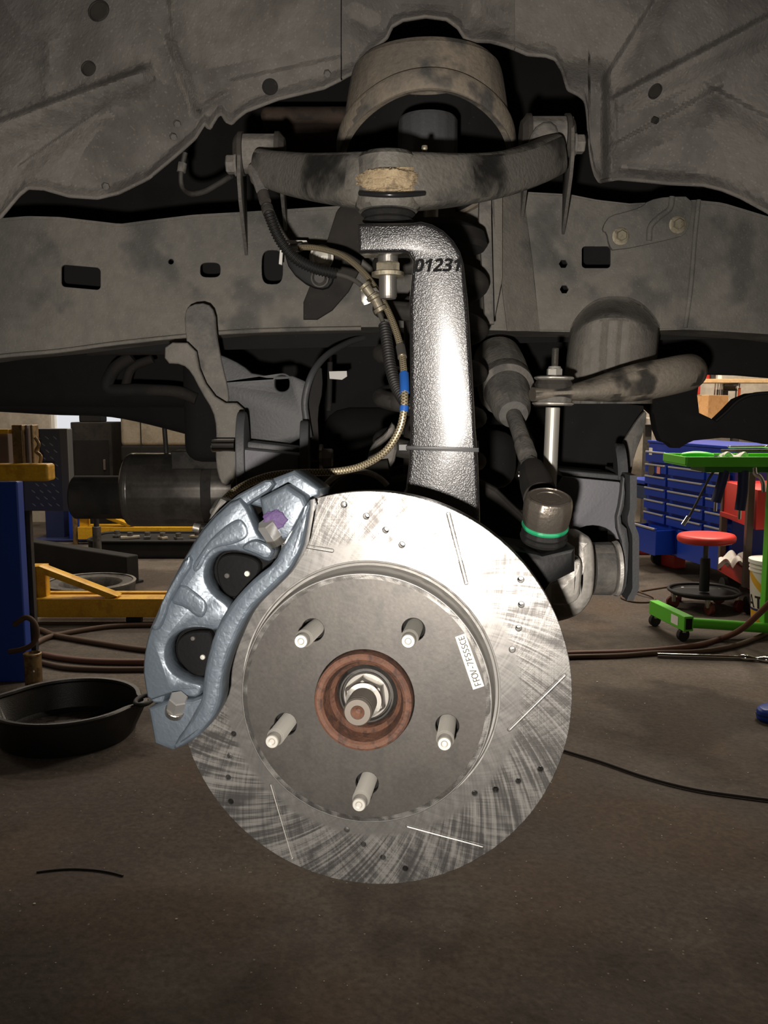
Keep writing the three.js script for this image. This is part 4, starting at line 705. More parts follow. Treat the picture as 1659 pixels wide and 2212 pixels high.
{
  const t = thing('tie_rod', 'dusty steering tie rod leading out to a steel ball joint with a green seal', 'tie rod');
  const A = at(1082, 800, 1.2), B = at(1110, 898, 1.07), C = at(1147, 1008, .95), D = at(1168, 1075, .87);
  const d = B.clone().sub(A).normalize(), L = A.distanceTo(B);
  part(t, 'inner_housing', orient(lathe([[0, -.04], [.034, -.04], [.036, 0], [.036, L * .25], [.0345, L * .3], [.037, L * .34], [.037, L * .46], [.030, L * .5], [.027, L * .66], [.024, L * .86], [.018, L * .98], [.012, L], [0, L]], 40, .5), d, A), M.dustSteel);
  part(t, 'rod', sweep([B.clone().addScaledVector(d, -.02), B, B.clone().lerp(C, .35), B.clone().lerp(C, .7), C.clone().lerp(D, .15)], { r: u => .0098 + .0012 * smooth(.55, .6, u) * (1 - smooth(.78, .82, u)) - .001 * smooth(.8, .9, u), n: 50, m: 20 }), M.dustSteel);
  const dd = D.clone().sub(C).normalize();
  part(t, 'jam_nut', orient(cyl(.0135, .008, 6), dd, C), M.dustSteel);
  part(t, 'rod_end_sleeve', orient(lathe([[0, 0], [.0135, 0], [.0145, .004], [.0175, .04], [.018, C.distanceTo(D) - .006], [0, C.distanceTo(D)]], 28), dd, C.clone().addScaledVector(dd, .008)), M.oldDark);
  const c = at(1178, 1133, .80), up = V(.04, 1, .36).normalize();
  part(t, 'ball_joint_cup', orient(lathe([[0, 0], [.0208, 0], [.0218, .004], [.0226, .012], [.0226, .022], [.0215, .027], [.0205, .0285], [.0185, .0295], [.0180, .0285], [.012, .0285], [.0115, .0278], [.0055, .0285], [0, .0285]], 56, .4), up, c), std({ color: 0x8d857b, metalness: .75, roughness: .36, bumpMap: grainBump, bumpScale: .0003 }));
  part(t, 'seal_ring', orient(lathe([[.019, -.0035], [.0215, -.003], [.0222, -.001], [.0215, .001], [.019, .0015]], 48), up, c), M.green, 'green seal ring');
  part(t, 'dust_boot', orient(lathe([[0, -.016], [.0215, -.016], [.0225, -.013], [.020, -.011], [.0218, -.008], [.0195, -.004], [0, -.003]], 44), up, c), M.rubber);
  const bolt = at(1118, 1028, .93);
  part(t, 'grease_fitting', orient(cyl(.005, .014, 16), V(1, 0, .1), bolt), M.chrome, 'bright grease fitting');
}

// ---------------------------------------------------------------- brake hose and sensor wire
{
  const h = thing('brake_hose', 'braided stainless brake hose looping from the frame to the caliper', 'brake hose');
  const P1 = [[630, 536, 1.12], [665, 534, 1.10], [700, 539, 1.08], [740, 552, 1.05], [785, 588, 1.01], [820, 638, .97], [846, 690, .935], [864, 745, .905], [872, 800, .875], [874, 850, .855], [872, 890, .85], [862, 930, .85], [832, 975, .855], [780, 1007, .865], [720, 1019, .87], [650, 1021, .87], [590, 1026, .865], [545, 1040, .855], [505, 1062, .84], [480, 1086, .825], [466, 1108, .81]].map(p => at(...p));
  const curve = new THREE.CatmullRomCurve3(P1, false, 'centripetal');
  const g = sweep(P1, { r: .0037, n: 260, m: 14 }); const uv = g.attributes.uv; for (let i = 0; i < uv.count; i++) uv.setXY(i, uv.getX(i), uv.getY(i) / .012);
  part(h, 'braided_line', keepUV(g), M.braid);
  const sleeve = (t0, t1, r, m, nm, lb) => { const q = []; for (let i = 0; i <= 6; i++) q.push(curve.getPointAt(lerp(t0, t1, i / 6))); return part(h, nm, sweep(q, { r, n: 10, m: 16 }), m, lb); };
  const find = py => { let b = 0, e = 1e9; for (let i = 0; i <= 600; i++) { const p = curve.getPointAt(i / 600), c = p.clone().sub(V(0, CAMH, 0)); const yc = c.y * cosP - c.z * sinP, zc = -(c.y * -sinP - 0) * 0 + (c.y * sinP + c.z * cosP); const y = CY + FPX * (c.y * cosP - -c.z * -sinP * 0 - c.z * sinP * 0) * 0; const dz = -(c.z * cosP + c.y * sinP), dy = c.y * cosP - c.z * sinP; const v = CY - FPX * dy / dz; if (Math.abs(v - py) < e && i < 420) { e = Math.abs(v - py); b = i / 600; } } return b; };
  sleeve(find(808), find(848), .0048, M.blueSleeve, 'blue_sleeve', 'blue plastic sleeve'); sleeve(find(876), find(888), .0045, M.blueSleeve, 'blue_sleeve', 'blue plastic sleeve');
  sleeve(find(748), find(772), .0048, M.nickel, 'crimp_ferrule'); sleeve(0, .025, .0055, M.nickel, 'end_fitting'); sleeve(.975, 1, .006, M.nickel, 'end_fitting');
  const b = thing('hose_mount', 'black hose mount with a pale edge bolted to the frame by the hose', 'bracket');
  part(b, 'mount_plate', plate(WORLD, [[612, 540], [650, 524], [700, 528], [722, 560], [722, 605], [705, 626], [670, 620], [625, 585]], -1.16, .02, { bevel: .004, smooth: 1 }), M.blackPlastic);
  part(b, 'pale_strip', plate(WORLD, [[616, 518], [662, 519], [666, 525], [626, 525]], -1.15, .006, { bevel: .0006 }), M.white); part(b, 'pale_strip', plate(WORLD, [[605, 535], [611, 540], [609, 572], [602, 570]], -1.15, .006, { bevel: .0006 }), M.white);
  for (const [x, y, r, m] of [[695, 556, .0125, M.zinc], [691, 602, .0095, M.darkSteel]]) { const c = at(x, y, 1.138); part(b, 'mount_bolt', [orient(cyl(r * 1.25, .004, 28), V(0, 0, 1), c), orient(lathe([[0, 0], [r, 0], [r, .005], [r * .7, .008], [0, .009]], 24), V(0, 0, 1), c.clone().add(V(0, 0, .002)))], m); }
  const w = thing('sensor_wire', 'black corrugated wheel sensor wire running down beside the knuckle', 'wire');
  const rib = (r, k) => u => r * (1 + .13 * Math.sin(u * k * 6.2832));
  part(w, 'upper_loom', tube([[548, 372, 1.03], [560, 392, 1.02], [570, 425, 1.01], [583, 468, 1.0], [603, 515, 1.0], [635, 556, 1.0], [680, 580, 1.0], [728, 592, 1.0]], rib(.0058, 52), { n: 420, m: 14 }), M.loom);
  part(w, 'dusty_plug', tube([[546, 366, 1.025], [556, 384, 1.013], [566, 410, 1.005]], .0072, { n: 14, m: 16 }), M.dustSteel);
  for (const [a, c] of [[[568, 418], [573, 436]], [[577, 448], [580, 460]]]) part(w, 'tape_band', tube([[...a, 1.005], [...c, 1.0]], .0068, { n: 4, m: 14 }), M.dustRubber);
  part(w, 'bare_wire', tube([[724, 591, 1.0], [752, 599, .99], [775, 612, .98], [800, 640, .965], [820, 678, .955], [832, 708, .945]], .0026, { n: 40, m: 10 }), M.nickel);
  part(w, 'lower_loom', tube([[830, 702, .945], [836, 740, .93], [843, 790, .91], [856, 835, .89], [874, 866, .87], [890, 890, .86]], rib(.0058, 34), { n: 300, m: 14 }), M.loom);
  const gr = (px, py, Z, d) => part(w, 'wire_grommet', orient(lathe([[0, -.009], [.0068, -.009], [.0072, -.006], [.0055, -.005], [.0055, .004], [.0074, .005], [.0074, .009], [0, .009]], 24), d, at(px, py, Z)), M.yellowZinc);
  gr(797, 630, .955, V(.55, -.75, 0)); gr(815, 656, .945, V(.45, -.85, 0));
  part(w, 'clip', plate(WORLD, [[778, 628], [812, 620], [820, 630], [800, 655], [786, 660], [780, 650]], -.955, .004, { bevel: .001 }), M.steel);
  const line = thing('brake_line', 'thin grey hard brake line curving up under the fender', 'brake line');
  part(line, 'pipe', tube([[500, 380, 1.14], [470, 398, 1.15], [440, 414, 1.16], [412, 418, 1.17], [394, 405, 1.18], [391, 375, 1.18], [400, 330, 1.18]], .0036, { n: 50, m: 12 }), M.darkSteel);
  part(line, 'pipe_nut', tube([[391, 372, 1.18], [394, 352, 1.18]], .0062, { n: 4, m: 6 }), M.dustSteel);
}

// ---------------------------------------------------------------- dark mass of the truck behind the suspension
{
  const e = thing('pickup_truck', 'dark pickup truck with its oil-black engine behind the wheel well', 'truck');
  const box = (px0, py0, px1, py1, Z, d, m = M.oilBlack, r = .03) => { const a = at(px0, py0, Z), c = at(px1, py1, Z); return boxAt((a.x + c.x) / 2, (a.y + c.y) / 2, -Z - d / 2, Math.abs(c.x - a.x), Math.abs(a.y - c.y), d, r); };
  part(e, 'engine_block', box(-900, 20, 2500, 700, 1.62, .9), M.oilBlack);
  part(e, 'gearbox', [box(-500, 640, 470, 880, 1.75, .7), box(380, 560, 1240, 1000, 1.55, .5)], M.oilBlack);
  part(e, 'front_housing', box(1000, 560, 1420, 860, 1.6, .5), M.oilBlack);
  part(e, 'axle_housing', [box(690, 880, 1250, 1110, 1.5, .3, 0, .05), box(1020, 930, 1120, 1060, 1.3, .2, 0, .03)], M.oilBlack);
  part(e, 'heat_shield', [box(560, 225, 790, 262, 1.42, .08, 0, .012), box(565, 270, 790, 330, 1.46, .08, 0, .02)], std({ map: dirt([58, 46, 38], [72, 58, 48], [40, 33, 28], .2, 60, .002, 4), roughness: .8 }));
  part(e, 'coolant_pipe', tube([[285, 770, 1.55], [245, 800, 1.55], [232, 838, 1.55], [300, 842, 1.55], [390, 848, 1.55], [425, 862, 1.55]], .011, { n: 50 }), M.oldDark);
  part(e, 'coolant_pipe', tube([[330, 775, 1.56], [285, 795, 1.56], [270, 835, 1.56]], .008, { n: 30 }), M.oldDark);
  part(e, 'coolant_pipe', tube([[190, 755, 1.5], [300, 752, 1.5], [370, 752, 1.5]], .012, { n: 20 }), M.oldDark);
  const v = thing('front_valance', 'black plastic valance under the nose of the truck', 'valance');
  part(v, 'panel', plate(WORLD, [[1100, 690], [1850, 700], [1850, 830], [1659, 815], [1600, 810], [1522, 808], [1512, 822], [1508, 855], [1512, 892], [1546, 908], [1570, 885], [1592, 862], [1620, 850], [1659, 846], [1850, 842], [1850, 980], [1659, 960], [1600, 948], [1560, 946], [1500, 952], [1486, 958], [1470, 968], [1455, 968], [1442, 957], [1428, 953], [1418, 930], [1412, 895], [1395, 880], [1300, 880], [1100, 880]], -1.5, .03, { bevel: .004 }), M.oilBlack);
  part(v, 'edge_bead', tube([[1546, 910, 1.49], [1572, 887, 1.49], [1594, 866, 1.49], [1622, 853, 1.49], [1659, 849, 1.49], [1800, 846, 1.49]], .003, { n: 40, m: 8 }), M.blackPlastic);
  const fw = thing('mounted_tyre', 'black tyre on the far side of the truck axle', 'wheel');
  const wc = V(RO.x - .01, RO.y - .02, -2.2);
  part(fw, 'tyre', orient(lathe([[.22, -.02], [.3, -.03], [.37, -.015], [.395, .03], [.4, .07], [.4, .2], [.395, .24], [.37, .285], [.3, .3], [.22, .29]], 72, .7), V(0, 0, -1), wc), M.rubber);
  part(fw, 'rim', orient(lathe([[0, .0], [.05, .0], [.06, .03], [.2, .06], [.225, -.02], [.23, .0], [.23, .28], [.22, .29]], 48), V(0, 0, -1), wc), M.oldDark);
  const t = e;
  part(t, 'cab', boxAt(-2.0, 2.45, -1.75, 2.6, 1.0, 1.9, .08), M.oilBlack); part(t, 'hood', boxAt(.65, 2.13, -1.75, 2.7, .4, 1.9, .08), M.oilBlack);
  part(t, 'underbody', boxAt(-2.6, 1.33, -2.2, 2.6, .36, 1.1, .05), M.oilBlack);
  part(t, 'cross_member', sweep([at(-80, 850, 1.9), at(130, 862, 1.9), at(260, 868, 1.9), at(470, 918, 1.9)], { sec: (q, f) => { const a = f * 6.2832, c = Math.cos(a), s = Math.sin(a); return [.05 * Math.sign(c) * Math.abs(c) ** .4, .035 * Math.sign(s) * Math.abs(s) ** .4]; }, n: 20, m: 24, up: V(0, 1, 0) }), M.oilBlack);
}

// ---------------------------------------------------------------- left background: stand, lift arms, exhaust, pan
{
  const s = thing('truck_stand', 'tall blue stand with a yellow top plate holding up the truck', 'stand');
  const c = at(48, 1250, 3.5), y1 = at(48, 1040, 3.5).y;
  part(s, 'column', boxAt(c.x - .19, y1 / 2, -3.53, .38, y1, .06, .008), M.bluePaint);
  const a = at(105, 1040, 3.42), b = at(105, 1008, 3.42);
  part(s, 'top_plate', boxAt(a.x - .27, (a.y + b.y) / 2 + .005, -3.46, .54, b.y - a.y + .01, .08, .012), M.yellowPaint, 'dull yellow top plate');
  const bar = (x0, x1, yt, z) => { const p = at(x0, yt, z), q = at(x1, 1010, z); return boxAt((p.x + q.x) / 2, (p.y + b.y) / 2, -z - .03, q.x - p.x, p.y - b.y, .06, .004); };
  part(s, 'riser_block', bar(24, 52, 918, 3.5), M.brass, 'brown riser block'); part(s, 'riser_block', bar(53, 63, 918, 3.53), M.brownPost); part(s, 'riser_block', bar(64, 75, 918, 3.5), M.brass, 'brown riser block'); part(s, 'riser_block', bar(-30, 20, 935, 3.55), M.brownPost);
  part(s, 'yellow_rail', [bar(-60, 22, 926, 3.48)].map(g => { g.scale(1, .12, 1); const p = at(0, 932, 3.5); g.translate(0, p.y - b.y * .12 - (at(0, 926, 3.48).y - b.y) * .06 - .0, 0); return g; }), M.yellowPaint);
  part(s, 'side_hook', tube([[76, 945, 3.5], [84, 960, 3.5], [78, 975, 3.5], [88, 985, 3.5], [86, 1004, 3.5]], .007, { n: 30 }), M.brass);
  const k = thing('hose_fitting', 'brass cylinder standing on the floor against the blue stand', 'cylinder');
  const f = onFloor(74, 1492);
  part(k, 'barrel', orient(lathe([[0, 0], [.034, 0], [.034, .148], [.036, .15], [.036, .158], [.03, .16], [.03, .15], [0, .15]], 32), V(0, 1, 0), f), M.brass);
  part(k, 'set_screw', orient(cyl(.006, .01, 12), V(0, 0, 1), f.clone().add(V(.014, .09, .032))), M.steel);
}
function liftArm(label, Z, x0, x1, sc) {
  const g = thing('swing_arm', label, 'lift arm', 'yellow lift arms');
  const A = x0, L = x1 - x0, h = .1 * sc, y0 = .045;
  part(g, 'beam', boxAt((x0 + x1) / 2, y0 + h / 2, -Z, L, h, .11, .004), M.yellowPaint);
  part(g, 'back_beam', boxAt((x0 + x1) / 2, y0 + h * .55, -Z - .13, L, h * .9, .04, .004), M.yellowPaint);
  part(g, 'upright', boxAt(x0 + .035, y0 + h + .08, -Z - .03, .075, .18, .06, .004), M.yellowPaint);
  const F = frameOf(new THREE.Matrix4());
  part(g, 'gusset', slab(F, [[x0 - .02, y0 + h + .165], [x0 + .06, y0 + h + .175], [x0 + .47, y0 + h + .012], [x0 + .42, y0 + h], [x0 + .03, y0 + h + .15]], -Z + .05, .08, { bevel: .003 }), M.yellowPaint);
  part(g, 'pivot_pin', orient(cyl(.022, .26, 24), V(0, 1, 0), V(x0 - .03, .0, -Z + .02)), M.brass);
  part(g, 'foot_roller', orient(cyl(.022, .08, 20), V(1, 0, 0), V(x0 + .5, .022, -Z)), M.blackPlastic);
  return g;
}
{
  const x0 = at(72, 1315, 4.5).x;
  liftArm('yellow lift arm with a diagonal brace beside the blue stand', 4.5, x0, x0 + 1.3, 1);
  const x2 = at(172, 1140, 7.2).x;
  liftArm('far yellow lift arm behind the screw jack', 7.2, x2, x2 + 1.5, 1.05);
  const p = thing('vehicle_lift', 'far dark blue lift base at the back of the bay', 'lift base');
  const c = at(163, 1100, 7.4); part(p, 'column', boxAt(c.x - .02, .16, -7.45, .05, .32, .2, .004), M.chestBlue);
  const c2 = at(105, 1100, 7.3); part(p, 'rear_post', boxAt(c2.x, .16, -7.5, .16, .32, .16, .004), M.navy); part(p, 'base_plate', boxAt((c.x + c2.x) / 2, .01, -7.45, .5, .02, .34, .003), M.navy);
}
{
  const m = thing('muffler', 'large dull steel muffler barrel hanging beneath the truck', 'muffler');
  const z = 2.05, cy = at(300, 1066, z).y, xa = at(251, 1066, z).x, xb = at(498, 1066, z).x, r = (at(0, 985, z).y - at(0, 1150, z).y) / 2;
  part(m, 'barrel', orient(lathe([[0, 0], [r * .86, 0], [r * .96, .006], [r, .014], [r, .02], [r * .99, .022], [r, .024], [r, xb - xa - .02], [r * .95, xb - xa], [0, xb - xa]], 72, .5), V(1, 0, 0), V(xa, cy, -z - r)), M.muffler);
  part(m, 'strap', orient(lathe([[r * 1.004, 0], [r * 1.012, .001], [r * 1.012, .024], [r * 1.004, .025]], 72), V(1, 0, 0), V(at(432, 1066, z).x, cy, -z - r)), M.darkSteel);
  part(m, 'heat_plate', boxAt((at(367, 990, z).x + at(480, 990, z).x) / 2, cy + r * .86, -z - r * .5, at(480, 990, z).x - at(367, 990, z).x, .045, .08, .004), M.darkSteel);
  part(m, 'hanger_bolt', orient(cyl(.013, .04, 20), V(1, 0, 0), at(424, 1141, 2.02)), M.nickel);
  const r2 = r * .62, xc = at(160, 1070, 2.14).x;
  part(m, 'inlet_pipe', orient(cyl(r2 * .95, xa - xc + .03, 48), V(1, 0, 0), V(xc, at(0, 1078, 2.1).y, -z - r)), M.oldDark);
  part(m, 'hanger_rod', tube([V(xa + .1, cy + r * .9, -z - r), V(xa + .1, cy + r + .12, -z - r), V(xa + .12, 1.2, -z - r)], .006, { n: 12 }), M.darkSteel);
  const d = thing('tread_plate_box', 'dark diamond tread plate box standing behind the blue stand', 'box');
  const Z = 3.95, p0 = at(20, 926, Z), p1 = at(154, 1104, Z), w = p1.x - p0.x, h = p0.y - p1.y;
  part(d, 'box_body', boxAt((p0.x + p1.x) / 2, (p0.y + p1.y) / 2, -Z - .03, w, h, .06, .006), M.treadPlate);
  part(d, 'edge_trim', boxAt(p1.x - .018, (p0.y + p1.y) / 2, -Z + .002, .036, h, .012, .003), std({ color: 0x6a6a66, metalness: .4, roughness: .5 }));
  const lug = fin((() => { const g = new THREE.SphereGeometry(1, 8, 5); g.scale(.013, .0035, .003); return g; })()); let row = 0;
  const qa = new THREE.Quaternion().setFromAxisAngle(V(0, 0, 1), -.72);
  for (let y = p1.y + .03; y < p0.y - .02; y += .031, row++) for (let x = p1.x - .06 - (row % 2) * .018; x > p0.x + .08; x -= .037) piece(d, 'tread_lug', lug, M.treadLug, V(x, y, -Z + .001), qa);
  for (const x of [p0.x + .018, p0.x + .05]) part(d, 'leg', boxAt(x, p1.y / 2, -Z - .03, .035, p1.y, .035, .003), M.oldDark);
  const t = thing('parked_van', 'pale panel of a parked van far behind the muffler', 'van');
  const Q = 7.5, q0 = at(254, 800, Q), q1 = at(760, 965, Q);
  part(t, 'body_side', boxAt((q0.x + q1.x) / 2, (q0.y + q1.y) / 2 + .2, -Q - .5, q1.x - q0.x, q0.y - q1.y + .4, 1, .04), M.panelGrey);
  part(t, 'sill', boxAt((q0.x + q1.x) / 2, q1.y - .06, -Q - .45, q1.x - q0.x, .14, .9, .02), M.oilBlack);
  const dg = at(304, 930, Q); part(t, 'door_gap', boxAt(dg.x, dg.y + .2, -Q + .001, .01, .9, .006, .001), M.oilBlack);
  for (const x of [.35, 2.6]) part(t, 'wheel', orient(lathe([[0, 0], [.18, 0], [.2, .02], [.31, .02], [.33, .05], [.33, .16], [.31, .19], [0, .19]], 40), V(0, 0, 1), V(q0.x + .2 + x, .33, -Q - .5)), M.rubber);
  const u = thing('cabinet', 'dark steel cabinet standing by the far window', 'cabinet');
  const U = 8.0, u0 = at(150, 880, U), u1 = at(252, 985, U);
  part(u, 'body', boxAt((u0.x + u1.x) / 2 - .02, at(0, 912, U).y / 2, -U - .2, u1.x - u0.x - .04, at(0, 912, U).y, .4, .01), M.oldDark);
  part(u, 'door', boxAt((u0.x + u1.x) / 2 - .02, .45, -U + .006, u1.x - u0.x - .1, .8, .012, .004), M.oilBlack);
  part(u, 'handle', boxAt((u0.x + u1.x) / 2 + .1, .62, -U + .018, .02, .1, .014, .004), M.steel);
  const w2 = thing('tool_box', 'small dark tool box on top of the steel cabinet', 'tool box');
  const wc = at(185, 895, U); part(w2, 'case', boxAt(wc.x, at(0, 912, U).y + .06, -U - .2, .2, .12, .2, .01), M.blackPlastic); part(w2, 'carry_handle', tube([V(wc.x - .05, at(0, 912, U).y + .118, -U - .2), V(wc.x - .04, at(0, 912, U).y + .145, -U - .2), V(wc.x + .04, at(0, 912, U).y + .145, -U - .2), V(wc.x + .05, at(0, 912, U).y + .118, -U - .2)], .006, { n: 14 }), M.blackPlastic);
}
{
  const j = thing('screw_jack', 'black screw jack post standing on the far floor', 'jack');
  const f = onFloor(212, 1226);
  part(j, 'base', orient(lathe([[0, 0], [.09, 0], [.09, .02], [.06, .07], [.045, .1], [0, .1]], 32), V(0, 1, 0), f), M.blackPlastic);
  part(j, 'tube', orient(cyl(.03, .2, 28), V(0, 1, 0), f.clone().add(V(0, .1, 0))), M.darkSteel);
  part(j, 'screw', orient(cyl(.019, .12, 20), V(0, 1, 0), f.clone().add(V(0, .3, 0))), M.blackPlastic);
  part(j, 'lever', tube([f.clone().add(V(.08, .02, .04)), f.clone().add(V(.1, .08, .05)), f.clone().add(V(.12, .02, .05))], .004, { n: 12 }), M.steel);
  const r = thing('metal_ring', 'wide grey metal ring lying flat behind the yellow lift arm', 'ring');
  const c = onFloor(197, 1280);
  part(r, 'ring', orient(lathe([[.17, 0], [.265, 0], [.27, .06], [.262, .068], [.22, .07], [.19, .064], [.178, .05], [.17, 0]], 64), V(0, 1, 0), c), M.darkSteel);
  part(r, 'ring_lip', orient(lathe([[.258, .064], [.272, .066], [.274, .072], [.268, .077], [.256, .074]], 64), V(0, 1, 0), c), M.dustSteel);
  const b = thing('black_beam', 'long black steel beam lying across the floor behind the stand', 'beam');
  const p0 = onFloor(20, 1212), p1 = onFloor(288, 1262);
  const d = p1.clone().sub(p0), L = d.length(), an = Math.atan2(-d.z, d.x), mp = p0.clone().lerp(p1, .5);
  part(b, 'beam', turned(boxAt(0, .1, 0, L, .18, .1, .01), an, mp), M.oilBlack); part(b, 'flange', turned(boxAt(0, .008, 0, L, .016, .17, .004), an, mp), M.oilBlack);
  const t = thing('scrap_tray', 'black plastic tray full of parts on the far floor', 'tray');
  const tc = onFloor(330, 1208), e = .62;
  part(t, 'tray', slab(frameOf(new THREE.Matrix4().makeBasis(V(1, 0, 0), V(0, 0, -1), V(0, 1, 0)).setPosition(tc.clone().add(V(.1, 0, -.25)))), rrect(-e, -.24, e, .24, .1), .13, .13, { bevel: .02, bseg: 3 }), M.oilBlack);
  part(t, 'tray_lip', sweep(Array.from({ length: 41 }, (_, i) => { const p = rrect(-e, -.24, e, .24, .1, 9); const q = p[i % p.length]; return V(tc.x + .1 + q[0], .135, tc.z - .25 - q[1]); }), { r: .012, n: 120, m: 8 }), M.blackPlastic);
  for (let i = 0; i < 7; i++) { const x = tc.x - .35 + i * .13, z = tc.z - .2 + (rnd() - .5) * .15; const g = thing('scrap_part', 'small loose metal part lying in the black tray', 'part', 'loose parts in the tray'); part(g, 'blade', turned(boxAt(0, .012, 0, .09 + rnd() * .06, .02, .05, .004), rnd() * 3, V(x, .131, z)), i % 2 ? M.panelGrey : M.darkSteel); part(g, 'collar', orient(cyl(.022, .03, 16), V(0, 1, 0), V(x, .152, z)), M.darkSteel); }
}
{
  const d = thing('drain_pan', 'round black oil drain pan with side spouts on the floor', 'drain pan');
  const f = V(at(145, 1525, 2.93).x, 0, -2.93), R = .246, H = .122;
  const spout = a => .04 * Math.exp(-Math.pow(((a + Math.PI) % (2 * Math.PI) - Math.PI - .05) / .16, 2)) + .035 * Math.exp(-Math.pow((Math.abs(((a % (2 * Math.PI)) + 2 * Math.PI) % (2 * Math.PI) - Math.PI) - .0) / .25, 2));
  const prof = [[0, .004], [.20, .004], [.225, .02], [R - .006, H - .012], [R - .012, H - .004], [R - .01, H + .004], [R + .004, H + .005], [R + .008, H], [R + .006, H - .008], [R - .001, H - .012], [.232, .012], [.222, 0], [0, 0]];
  const g = new THREE.LatheGeometry(prof.map(p => new THREE.Vector2(Math.max(p[0], 1e-5), p[1])), 96), P = g.attributes.position;
  for (let i = 0; i < P.count; i++) { const x = P.getX(i), z = P.getZ(i), y = P.getY(i), r = Math.hypot(x, z), a = Math.atan2(z, x), k = smooth(.05, H, y) * smooth(.15, .24, r); const n = r + spout(a) * k; if (r > 1e-3) { P.setX(i, x / r * n); P.setZ(i, z / r * n); } }
  const pan = toCreasedNormals(g, .6); pan.translate(f.x, 0, f.z); part(d, 'pan', pan, std({ color: 0x191817, roughness: .45, bumpMap: grainBump, bumpScale: .0004 }));
  part(d, 'oil_film', orient(lathe([[0, .0055], [.205, .0055], [.205, .0045], [0, .0045]], 64), V(0, 1, 0), f), std({ map: dirt([52, 48, 45], [74, 68, 64], [30, 28, 26], .16, 71, .05, 4), roughness: .28, bumpMap: grainBump, bumpScale: .001 }));
  const sx = f.x + R + .034, lp = []; for (let i = 0; i <= 24; i++) { const t = i / 24 * 2 * Math.PI; lp.push(V(sx + .028 * Math.cos(t) - .0, H + .008, f.z + .05 * Math.sin(t) + .02)); }
  part(d, 'spout_rim', sweep(lp, { r: .008, n: 60, m: 10 }), M.blackPlastic);
  const w = thing('wire_scrap', 'short bent black wire lying alone on the floor', 'wire');
  part(w, 'strand', sweep([[79, 1884], [110, 1880], [150, 1877], [200, 1879], [240, 1885], [266, 1892]].map(p => onFloor(...p, .0025)), { r: .0024, n: 40, m: 8 }), M.blackPlastic);
}
